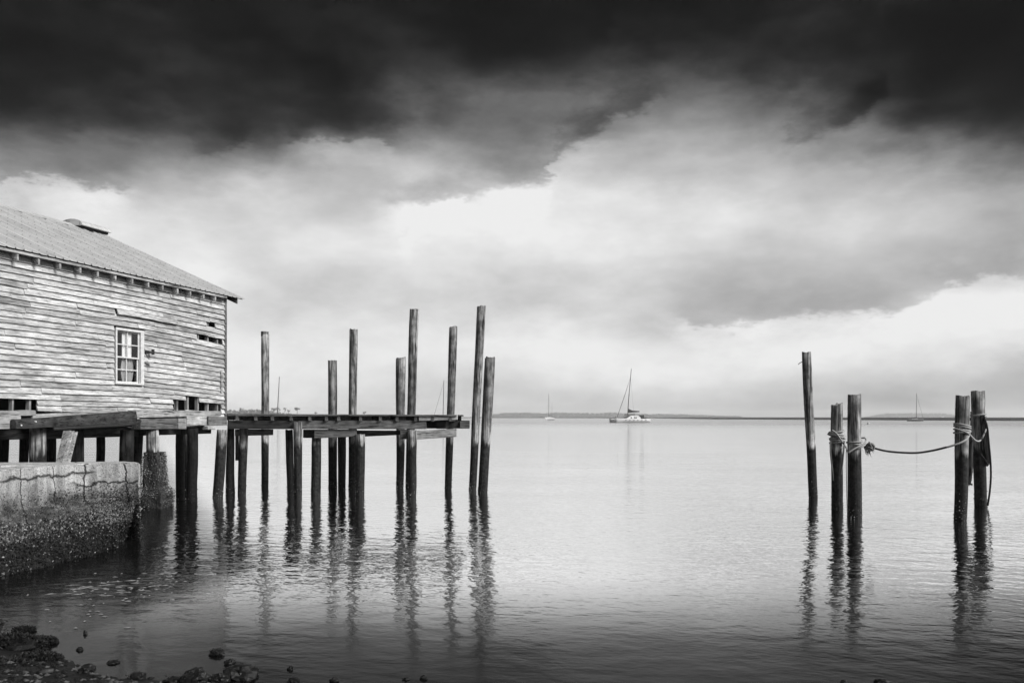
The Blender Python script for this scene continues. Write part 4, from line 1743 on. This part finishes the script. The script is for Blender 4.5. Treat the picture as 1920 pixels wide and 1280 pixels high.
# plank leaning on the seawall
lp = thing('leaning_plank', P(115, 868, 16.6), 'pale grooved plank leaning aslant between the seawall and the dark piles', 'plank')
m_ = MB()
d0, d1 = 16.4, 17.4
M_plank = mat_timber('pale_plank', 0.12, 0.5, 'z', 0.3)
for k in range(4):
    ka, kb = k / 4 + .012, (k + 1) / 4 - .012
    m_ = MB()
    xb0, xb1 = 103 + 25 * ka, 103 + 25 * kb
    xt0, xt1 = 118 + 25 * ka, 118 + 25 * kb
    yt = 807 + (0.0, -0.4, 0.6, 2.0)[k]
    f = [P(xb0, 869, d0), P(xb1, 869, d0), P(xt1, yt, d1), P(xt0, yt + .3, d1)]
    m_.prism(f, (0.02, 0.05, 0))
    m_.build('plank_strip', M_plank, lp, bevel=0.005)
m_ = MB()
m_.prism([P(104, 869, d0 + .05), P(127, 869, d0 + .05), P(142, 809, d1 + .05), P(119, 809, d1 + .05)], (0.02, 0.03, 0))
m_.build('backing', M_beam_black, lp)

# ------------------------------------------------------------------ the dock
DF, DB = 24.2, 26.0
dock = thing('dock', P(640, 930, DF), 'low weathered plank dock on piles reaching out from the boathouse', 'dock')


def slab(name, quad, d, thick, mat, bevel=0.012):
    m_ = MB()
    m_.prism([P(x, y, d) for x, y in quad], (0, thick, 0))
    q = P(quad[0][0], quad[0][1], d)
    return m_.build(name, mat, dock, bevel=bevel, loc=q)


rd = random.Random(2)
zd = EYE + 0.085
npl = 11
for k in range(npl):
    y0 = DF - 0.12 + (DB - DF + .24) * k / npl
    y1 = DF - 0.12 + (DB - DF + .24) * (k + 1) / npl - 0.012
    cuts = [-8.72]
    x = -8.72 + rd.uniform(1.2, 3.0)
    while x < -2.3:
        cuts.append(x)
        x += rd.uniform(1.6, 3.2)
    cuts.append(-1.62 + rd.uniform(-.06, .06))
    for xa, xb in zip(cuts, cuts[1:]):
        m_ = MB()
        dz = rd.uniform(-.006, .008)
        dr = 0.0045 * (xa + 8.7)
        dr2 = 0.0045 * (xb + 8.7)
        pts = []
        for xx, dd in ((xa + .004, dr), (xb - .004, dr2)):
            pts += [(xx, y0, zd + dz - dd), (xx, y1, zd + dz - dd), (xx, y1, zd + dz - dd - .042), (xx, y0, zd + dz - dd - .042)]
        m_.poly(pts, [(0, 1, 2, 3), (7, 6, 5, 4), (0, 4, 5, 1), (1, 5, 6, 2), (2, 6, 7, 3), (3, 7, 4, 0)])
        m_.build('deck_plank', M_beam_dark if k else M_beam, dock, loc=(xa, y0, zd))
# joists running front to back, ends showing
jm = None
for px in (446, 481, 512, 547, 582, 613, 636, 677, 714, 745, 780, 812, 845):
    x = (px - 960) / FPX * DF
    z1_ = zd - 0.052 - 0.0045 * (x + 8.7)
    hh = 0.145
    if jm is None:
        m_ = MB()
        m_.box((0, (DB - DF) / 2 + .02, -hh / 2), (0.04, (DB - DF) / 2 - .06, hh / 2 - .002))
        o = m_.build('joist', M_joist, dock, loc=(0, 0, 0))
        jm = o.data
    else:
        o = bpy.data.objects.new('joist', jm)
        COL.objects.link(o)
        o.parent = dock
    o.location = Vector((x, DF - .17, z1_)) - org(dock)
# back rim closes the bays
m_ = MB()
m_.box((-5.2, DB + .06, zd - .17), (3.55, 0.04, 0.11))
m_.build('rear_rim', M_beam_black, dock, loc=(-8.6, DB, 2.3))
# front beams
slab('beam', [(427, 788), (558, 788.5), (558, 804), (427, 804)], DF - .02, 0.2, M_beam_dark)
slab('beam', [(559, 788.5), (799, 787.5), (799, 804), (559, 804)], DF - .02, 0.2, M_beam)
slab('beam', [(800, 788), (880, 788), (880, 803), (800, 803)], DB - .25, 0.25, M_beam_dark)
slab('beam', [(818, 788.5), (836, 788.5), (836, 803.5), (818, 803.5)], DF + .5, 1.2, M_beam_dark)
slab('beam', [(862, 789), (880.5, 789), (880.5, 802.5), (862, 802.5)], DB - .33, 0.07, M_beam)
slab('rim_board', [(785, 777.5), (858, 777), (858, 787), (785, 788.8)], DF - .07, 0.05, M_sill)
slab('cross_cap', [(440, 804.5), (509, 804.5), (509, 815.5), (440, 817)], DF + .3, 0.2, M_beam)
slab('cross_cap', [(568, 805), (590, 805), (590, 821), (568, 820.5)], DF + .35, 0.2, M_beam_dark)
slab('cross_cap', [(589, 805), (668, 804.5), (668, 818.5), (589, 821.5)], DF + .05, 0.16, M_beam)
slab('cross_cap', [(664, 806.5), (752, 807), (752, 815), (664, 819)], DF + .28, 0.2, M_beam_dark)
slab('cap_block', [(750, 805), (764, 805), (764, 823), (750, 823)], DF + .02, 0.22, M_beam)
slab('cross_cap', [(774, 807), (856, 803.5), (856, 818.5), (774, 824)], DF - .02, 0.14, M_sill)
slab('hanging_board', [(441, 810), (447, 810), (447, 863), (441, 863)], DF + .5, 0.05, M_post_pale, 0.004)
slab('corner_block', [(425, 779), (440, 779), (440, 787.4), (425, 787.4)], DF - .0, 0.3, M_beam_dark)

for (t_, b_, d, mt) in [
        ((427, 439, 789), (423, 440, 928), 24.6, M_pile_black),
        ((449, 465, 789), (446, 461, 926), 24.5, M_pile),
        ((535, 549, 806), (538, 552, 926), 24.7, M_pile_black),
        ((550, 567, 791), (552, 566, 928), 24.05, M_pile_pale),
        ((584, 602, 820), (583, 601, 926), 24.5, M_pile),
        ((633, 649, 815), (634, 648, 916), 26.4, M_pile_black),
        ((666, 685, 814), (667, 683, 930), 24.2, M_pile),
        ((765, 782, 806), (765, 780, 932), 24.1, M_pile)]:
    px_pile(t_, b_, d, 'pile', mt, dock, crust=30)


# ------------------------------------------------------------------ boats
def hull_mesh(L, beam, free, draft=0.25, sheer=0.25, n=14, stern=0.7, bowr=0.4):
    """hull with its bow at -x, centred on the origin, waterline z=0"""
    m_ = MB()
    pts, secs = [], 9
    for i in range(n + 1):
        u_ = i / n
        x = -L / 2 + L * u_
        w_ = beam / 2 * (math.sin(min(1, u_ / 0.62) * math.pi / 2) ** 0.8) if u_ < .62 else beam / 2 * (1 - (1 - stern) * ((u_ - .62) / .38) ** 2)
        w_ = max(w_, 0.02)
        h = free + sheer * (1 - u_) ** 2
        for k in range(secs):
            a = math.pi * k / (secs - 1)
            yy = w_ * math.cos(a)
            s_ = math.sin(a)
            z = h - (h + draft) * s_ ** 0.65
            fl = 0.75 + 0.25 * (z + draft) / (h + draft)
            xx = x - bowr * (1 - u_) ** 3 * (z / h if z > 0 else 0)
            pts.append((xx, yy * fl, z))
    fs = []
    for i in range(n):
        for k in range(secs - 1):
            fs.append((i * secs + k, i * secs + k + 1, (i + 1) * secs + k + 1, (i + 1) * secs + k))
        fs.append((i * secs, (i + 1) * secs, (i + 1) * secs + secs - 1, i * secs + secs - 1))
    fs.append(tuple(range(secs)))
    fs.append(tuple(n * secs + k for k in range(secs - 1, -1, -1)))
    m_.poly(pts, fs)
    return m_


def place(o, th):
    o.parent = th
    return o


def local_build(mb_, name, mat, th, smooth=False):
    o = mb_.build(name, mat, None, smooth=smooth)
    o.parent = th
    return o


def boat_root(name, px, d, yaw, label):
    x = (px - 960) / FPX * d
    th = thing(name, (x, d, 0), label, 'sailboat' if 'cat' not in name else 'catamaran', 'boats at anchor on the far water')
    th.rotation_euler = (0, 0, yaw)
    return th


# catamaran, bow to the left
dC = 330.0
cat = boat_root('catamaran', 1181, dC, R(14), 'white catamaran at anchor, largest boat on the open water')
Lc = 15.2
for sgn in (1, -1):
    m_ = hull_mesh(Lc, 2.0, 1.55, 0.3, 0.35, bowr=0.3, stern=0.8)
    for v in m_.v:
        v.y += sgn * 3.1
    h_ = local_build(m_, 'hull', M_gel, cat, True)
    bt = MB()
    bt.box((0, sgn * 3.1, 0.05), (Lc / 2 - .15, 0.82, 0.13))
    o = bt.build('boot_stripe', M_hulldark, None)
    o.parent = h_
    for q in range(6):
        pt = MB()
        pt.box((-3.4 + q * 1.75, sgn * 3.1 - 0.96, 0.98), (0.30, 0.06, 0.10))
        o = pt.build('porthole', M_glassdark, None)
        o.parent = h_
m_ = MB()
m_.prism([(-4.9, -2.9, 1.4), (6.3, -2.9, 1.4), (6.3, -2.9, 0.75), (-4.2, -2.9, 0.75)], (0, 5.8, 0))
local_build(m_, 'bridge_deck', M_gel, cat)
m_ = MB()
m_.prism([(-3.0, -2.7, 1.42), (-1.6, -2.5, 2.25), (-0.4, -2.3, 2.9), (3.4, -2.3, 2.95), (3.9, -2.6, 1.42)], (0, 4.9, 0))
local_build(m_, 'cabin', M_gel, cat)
for x0 in (-0.7, 0.75, 1.45):
    pm = MB()
    pm.prism([(x0, -2.72, 1.8), (x0 + .55, -2.72, 1.8), (x0 + .5, -2.52, 2.35), (x0 + .12, -2.52, 2.35)], (0, 0.25, 0))
    local_build(pm, 'cabin_window', M_glassdark, cat)
m_ = MB()
m_.prism([(-1.6, -2.5, 3.12), (1.3, -2.5, 3.12), (1.3, -2.5, 3.42), (-1.6, -2.5, 3.38)], (0, 4.6, 0))
local_build(m_, 'sun_awning', M_canvas, cat)
m_ = MB()
m_.prism([(3.0, -2.5, 2.95), (5.2, -2.5, 3.15), (5.2, -2.5, 1.9), (6.3, -2.5, 1.8), (6.3, -2.5, 1.42), (4.4, -2.5, 1.42)], (0, 4.6, 0))
local_build(m_, 'cockpit_tent', M_canvas, cat)
m_ = MB()
m_.prism([(1.3, -2.4, 3.2), (5.9, -2.4, 3.25), (5.9, -2.4, 3.33), (1.3, -2.4, 3.36)], (0, 4.8, 0))
local_build(m_, 'hardtop', M_gel, cat)
m_ = MB()
m_.tube([(5.2, -2.0, 3.25), (7.4, -2.0, 3.15)], 0.05, 6)
m_.tube([(6.0, -2.2, 1.4), (6.9, -2.2, 2.3), (6.9, 2.2, 2.3), (6.0, 2.2, 1.4)], 0.05, 6)
for q in range(4):
    m_.tube([(6.4 + .35 * q, -2.9, 1.3), (6.4 + .35 * q, -2.9, 2.1)], 0.05, 6)
m_.tube([(6.3, -2.9, 2.1), (7.5, -2.9, 2.1)], 0.05, 6)
local_build(m_, 'stern_rail', M_spar, cat)
m_ = MB()
m_.tube([(-1.0, 0, 3.0), (-0.6, 0, 9.0), (0.65, 0, 22.2)], [0.16, 0.16, 0.12], 8)
local_build(m_, 'mast', M_spar, cat)
m_ = MB()
for sgn in (1, -1):
    m_.tube([(0.3, sgn * 0.1, 18.5), (0.5, sgn * 3.4, 1.9)], 0.025, 5)
m_.tube([(-0.35, -0.9, 11.5), (-0.35, 0.9, 11.5)], 0.05, 5)
m_.tube([(-0.75, -0.6, 6.8), (-0.75, 0.6, 6.8)], 0.05, 5)
local_build(m_, 'shroud', M_spar, cat)
m_ = MB()
m_.tube([(0.35, 0, 18.9), (-2.5, 0, 10.5), (-5.7, 0, 2.0)], [0.03, 0.11, 0.10], 6)
local_build(m_, 'furled_jib', M_spar, cat)
m_ = MB()
m_.tube([(-0.9, 0, 4.1), (4.3, 0, 4.45)], 0.09, 6)
m_.prism([(-0.85, -0.2, 4.15), (4.2, -0.2, 4.5), (4.1, -0.2, 4.75), (1.0, -0.2, 5.0), (-0.7, -0.2, 5.7)], (0, 0.4, 0))
local_build(m_, 'boom_with_sail_cover', M_canvas, cat)
m_ = MB()
m_.tube([(-7.2, -3.1, 1.9), (-7.2, 3.1, 1.9)], 0.12, 6)
m_.tube([(-6.0, 0, 1.9), (-6.4, 0, 2.5)], 0.1, 6)
m_.prism([(-7.1, -2.3, 1.75), (-4.9, -2.3, 1.72), (-4.9, 2.3, 1.72), (-7.1, 2.3, 1.75)], (0, 0, 0.03))
local_build(m_, 'foredeck_net', M_spar, cat)


def sloop(px, d, yaw, L, mast_h, hull_mat, label, lean=0.0, fore=True, mizzen=False, name='sailboat', aft=False):
    th = boat_root(name, px, d, yaw, label)
    h_ = local_build(hull_mesh(L, L * 0.3, L * 0.12, 0.3, L * .03, bowr=L * .06), 'hull', hull_mat, th, True)
    if hull_mat is M_hulldark:
        st = MB()
        st.prism([(-L * .46, -L * .148, L * .125), (L * .47, -L * .148, L * .115), (L * .47, -L * .148, L * .128), (-L * .46, -L * .148, L * .142)], (0, L * .296, 0))
        o = st.build('deck', M_gel, None)
        o.parent = h_
    c_ = MB()
    c_.prism([(-L * .18, -L * .09, L * .1), (-L * .12, -L * .08, L * .17), (L * .16, -L * .08, L * .165), (L * .2, -L * .09, L * .1)], (0, L * .17, 0))
    local_build(c_, 'cabin', M_gel, th)
    for q in range(3):
        pm = MB()
        pm.box((-L * .07 + q * L * .08, -L * .092, L * .138), (L * .022, L * .012, L * .012))
        local_build(pm, 'cabin_window', M_glassdark, th)
    mx = -L * 0.08
    m_ = MB()
    m_.tube([(mx, 0, L * .1), (mx + lean, 0, mast_h)], [0.16, 0.11], 7)
    local_build(m_, 'mast', M_spar, th)
    s_ = MB()
    if fore:
        s_.tube([(mx + lean, 0, mast_h * .97), (-L * .5, 0, L * .14)], [0.04, 0.07], 5)
    if aft:
        s_.tube([(mx + lean, 0, mast_h * .97), (L * .46, 0, L * .12)], [0.03, 0.05], 5)
    for sg in (1, -1):
        s_.tube([(mx + lean * .9, 0, mast_h * .9), (mx + .2, sg * L * .14, L * .12)], 0.022, 5)
        s_.tube([(mx, 0, mast_h * .55), (mx, sg * .6, mast_h * .55)], 0.03, 5)
    local_build(s_, 'stay', M_spar, th)
    b_ = MB()
    b_.tube([(mx, 0, L * .22), (mx + L * .38, 0, L * .22)], 0.06, 6)
    b_.tube([(mx + .1, 0, L * .25), (mx + L * .37, 0, L * .235)], [0.2, 0.12], 6)
    local_build(b_, 'boom', M_canvas, th)
    r_ = MB()
    for q in range(5):
        xx = L * (.2 + .065 * q)
        r_.tube([(xx, -L * .13, L * .09), (xx, -L * .13, L * .15)], 0.03, 5)
    r_.tube([(L * .2, -L * .13, L * .15), (L * .47, -L * .13, L * .15)], 0.03, 5)
    local_build(r_, 'guard_rail', M_spar, th)
    if mizzen:
        z_ = MB()
        z_.tube([(L * .33, 0, L * .1), (L * .33, 0, mast_h * .68)], [0.09, 0.05], 6)
        local_build(z_, 'mizzen_mast', M_spar, th)
    return th


sloop(1030, 570, R(62), 13.5, 18.8, M_gel, 'small white two-masted yacht far out, left of the catamaran', fore=False, mizzen=True)
sloop(1716, 430, R(172), 8.2, 15.0, M_hulldark, 'dark-hulled sloop far out between the two pairs of roped piles', fore=True)
sloop(523, 300, R(40), 9.0, 17.4, M_gel, 'yacht hidden behind the dock, only its bare leaning mast showing', lean=0.9, fore=False)
sloop(834, 340, R(10), 10.0, 17.8, M_gel, 'yacht hidden behind the dock end, showing only mast and forestay', lean=0.4, fore=True)
m_ = MB()
bx = P(1628, 794.8, 260)
m_.tube([Vector((bx.x, 260, -.2)), Vector((bx.x, 260, 0.05)), Vector((bx.x, 260, 0.35)), Vector((bx.x, 260, 0.6))], [0.2, 0.5, 0.42, 0.1], 10)
tag(m_.build('mooring_buoy', M_gel), 'tiny white mooring buoy on the water right of the roped piles', 'buoy')


# ------------------------------------------------------------------ rocks and litter along the near shore
def rock_mesh(c, s, seed, squash=0.7, sub=2):
    bm = bmesh.new()
    bmesh.ops.create_icosphere(bm, subdivisions=sub, radius=1)
    m_ = MB()
    idx = {}
    for v in bm.verts:
        q = v.co.copy()
        k = 1 + 0.45 * mnoise.noise(q * 1.3 + Vector((seed, 0, 0))) + 0.22 * mnoise.noise(q * 3.1 + Vector((0, seed, 0))) + 0.12 * mnoise.noise(q * 7.0 + Vector((0, 0, seed)))
        q = q * k
        q = Vector((round(q.x * 2.2) / 2.2 * .4 + q.x * .6, q.y, q.z))
        idx[v.index] = len(m_.v)
        m_.v.append(Vector(c) + Vector((q.x * s[0], q.y * s[1], q.z * s[2])))
    bm.verts.ensure_lookup_table()
    m_.f = [tuple(idx[v.index] for v in f.verts) for f in bm.faces]
    bm.free()
    return m_


GR = 'dark rocks in the shallows'
rocks = [
    # px, py(bottom on the water), half width px, height px, label
    (455, 1268, 30, 24, 'big angular rock with a pale ledge at the bottom of the picture'),
    (366, 1279, 25, 26, 'large black rounded rock left of the angular ledge rock'),
    (412, 1276, 20, 14, 'low dark rock between the rounded rock and the ledge rock'),
    (433, 1243, 10, 9, 'small pointed rock just above the big angular one'),
    (406, 1226, 14, 10, 'lumpy oyster clump standing alone in the grey shallows'),
    (163, 1260, 15, 14, 'rounded rock at the edge of the shingle, left'),
    (544, 1254, 6, 6, 'tiny black stone alone right of the angular ledge rock'),
    (551, 1280, 11, 10, 'pointed stone at the bottom edge, right of the ledge rock'),
    (627, 1277, 10, 7, 'small stone at the bottom edge, left of centre'),
    (761, 1273, 6, 4, 'left one of two tiny stones at the bottom centre'),
    (794, 1272, 7, 6, 'right one of two tiny stones at the bottom centre'),
    (213, 1242, 12, 6, 'low flat stone in the shallows right of the black weed heap'),
    (150, 1218, 6, 6, 'small round black stone in the shallows near the weed heap'),
    (160, 1188, 4, 7, 'tiny upright black stub in the dark shallows'),
    (328, 1278, 17, 10, 'flat shell-covered stone left of the large rounded rock'),
    (1652, 1280, 14, 8, 'black clump at the bottom edge below the right-hand piles'),
    (1583, 1279, 6, 5, 'small black clump at the bottom edge left of the roped piles'),
    (258, 1272, 16, 12, 'jagged stone on the shingle in the bottom left'),
]
for i, (px, py, hw, hp, lab) in enumerate(rocks):
    d = wd(py)
    s = hw / FPX * d
    h = hp / FPX * d
    c = P(px, py, d)
    c.z = h * 0.22
    mt = M_rock
    th = thing('rock', (c.x, c.y, 0), lab, 'rock', GR)
    m_ = rock_mesh(c, (s, s * 0.8, h * 0.75), i * 3.7, sub=3)
    m_.build('stone', mt, th)
    if i in (0, 14):
        l_ = MB()
        l_.prism([c + Vector((-s * .55, -s * .72, h * .18)), c + Vector((s * .95, -s * .66, -h * .02)), c + Vector((s * .95, -s * .4, h * .12)), c + Vector((-s * .5, -s * .5, h * .34))], (0, .05, .012))
        l_.build('pale_ledge', M_rock_pale, th)
    if i in (1, 2, 4, 14, 17):
        b_ = MB()
        for _ in range(60):
            a = rnd.uniform(0, 6.28)
            e = rnd.uniform(0.1, 1.2)
            nrm = Vector((math.cos(a) * math.cos(e), math.sin(a) * math.cos(e), math.sin(e)))
            oysters(b_, c + Vector((nrm.x * s, nrm.y * s * .8, nrm.z * h * .75)) * 1.0, nrm, rnd.uniform(.005, .011), rnd)
        tag(b_.build('oyster_crust', M_shell_dark, th), kind='stuff')

# heaps of weed-black oysters on the left
heaps = [(20, 1215, 70, 60, 'long heap of black oysters and weed at the left edge'),
         (74, 1205, 34, 24, 'black oyster heap in the shallows off the left edge'),
         (70, 1240, 50, 36, 'bulky black oyster heap nearest the shingle in the bottom left'),
         (45, 1182, 20, 12, 'small black oyster cluster farthest out at the left edge'),
         (12, 1255, 60, 40, 'black rubble heap in the bottom left corner')]
for i, (px, py, hw, hp, lab) in enumerate(heaps):
    d = wd(py)
    c = P(px, py, d)
    s, h = hw / FPX * d, hp / FPX * d
    c.z = 0.0
    th = thing('oyster_heap', (c.x, c.y, 0), lab, 'oysters', 'black oyster heaps on the left shore')
    rock_mesh(c, (s * .85, s * .5, h * .36), 40 + i * 5, sub=3).build('mound', M_rock, th)
    b_ = MB()
    for _ in range(1100):
        a = rnd.uniform(0, 6.28)
        e = math.asin(rnd.uniform(0.0, 1))
        nrm = Vector((math.cos(a) * math.cos(e), math.sin(a) * math.cos(e), math.sin(e)))
        oysters(b_, c + Vector((nrm.x * s * .9, nrm.y * s * .55, nrm.z * h * .40)), nrm, rnd.uniform(.008, .021), rnd)
    tag(b_.build('oyster_crust', mat_plain('black_oysters', 0.010, 0.6, 0.7, 25) if i == 0 else bpy.data.materials['black_oysters'], th), kind='stuff')

# shingle and shells at the water's edge
sh_, sp_ = MB(), MB()
for _ in range(5200):
    x = rnd.uniform(-6.5, 4.8)
    sl = shore_line(x)
    y = sl + rnd.gauss(-0.5, 0.38)
    if x > -2.6 and rnd.random() < .6:
        continue
    z = shore_z(x, y)
    if z < -0.03:
        continue
    s = rnd.uniform(0.008, 0.035)
    mm = sp_ if rnd.random() < .3 else sh_
    q = Matrix.Rotation(rnd.uniform(0, 6.28), 3, 'Z')
    pts = [Vector((x, y, z)) + q @ Vector(v) * s for v in ((1.2, 0, 0), (0.2, .8, 0.1), (-1, .4, 0), (-.7, -.7, .1), (.5, -.8, 0), (0, 0, .6), (0.1, 0.1, -.5))]
    mm.poly(pts, [(0, 1, 5), (1, 2, 5), (2, 3, 5), (3, 4, 5), (4, 0, 5), (1, 0, 6), (2, 1, 6), (3, 2, 6), (4, 3, 6), (0, 4, 6)])
tag(sh_.build('shingle', M_rock), kind='stuff')
tag(sp_.build('shell_litter', mat_plain('pale_shell_grit', 0.08, 0.7, 0.7, 9)), kind='stuff')
# driftwood stick
m_ = MB()
m_.tube([P(70, 1274, 7.3) + Vector((0, 0, .06)), P(84, 1271, 7.3) + Vector((0, 0, .06)), P(100, 1268, 7.32) + Vector((0, 0, .06))], [0.022, 0.024, 0.018], 7)
tag(m_.build('driftwood', M_rock_pale, smooth=True), 'pale short driftwood stick lying on the shingle in the bottom left', 'driftwood')

# pale flecks modelled in place of glints and reflections on the dark water
fo = MB()
for _ in range(60):
    px = rnd.choice([rnd.gauss(165, 22), rnd.gauss(220, 45), rnd.gauss(290, 30), rnd.uniform(20, 330)])
    py = 1150 - (px - 60) * 0.30 + rnd.gauss(15, 26) if px < 330 else 1090
    py = max(1075, min(1235, py))
    d = wd(py)
    c = P(px, py, d)
    c.z = 0.004
    L, w_ = rnd.uniform(.008, .05), rnd.uniform(.006, .018)
    a = rnd.uniform(-.3, .4)
    n = 7
    pts = [c + Vector((math.cos(2 * math.pi * k / n) * L * rnd.uniform(.7, 1.2), math.sin(2 * math.pi * k / n) * w_ * 2 * rnd.uniform(.7, 1.2), 0)) for k in range(n)] + [c + Vector((0, 0, 0.012))]
    fo.poly(pts, [(k, (k + 1) % n, n) for k in range(n)])
for _ in range(34):  # pale streaks standing in for reflected light below the seawall
    c = P(rnd.gauss(190, 34), rnd.gauss(1104, 8), 11.1)
    c = Vector((c.x, 11.1 + rnd.gauss(0, .28), 0.004))
    L, w_ = rnd.uniform(.03, .13), rnd.uniform(.006, .012)
    n = 7
    pts = [c + Vector((math.cos(2 * math.pi * k / n) * L * rnd.uniform(.6, 1.2), math.sin(2 * math.pi * k / n) * w_ * 2 * rnd.uniform(.6, 1.2) + .25 * math.cos(2 * math.pi * k / n) * L, 0)) for k in range(n)] + [c + Vector((0, 0, 0.012))]
    fo.poly(pts, [(k, (k + 1) % n, n) for k in range(n)])
tag(fo.build('glint_flecks', mat_plain('glint_pale', 0.2, 0.8, 0.6, 30)), kind='stuff')

# ------------------------------------------------------------------ haze
hz = bpy.data.materials.new('haze_air')
hz.use_nodes = True
N = NT(hz.node_tree)
pv = N.n('ShaderNodeVolumePrincipled')
pv.inputs['Color'].default_value = (0.96, 0.96, 0.96, 1)
pv.inputs['Density'].default_value = 0.00024
pv.inputs['Anisotropy'].default_value = 0.0
o = N.n('ShaderNodeOutputMaterial')
N.t.links.new(pv.outputs[0], o.inputs['Volume'])
m_ = MB()
m_.box((0, 1920, 14), (5002, 1985, 17))
hb = m_.build('haze', hz)
tag(hb, kind='stuff')
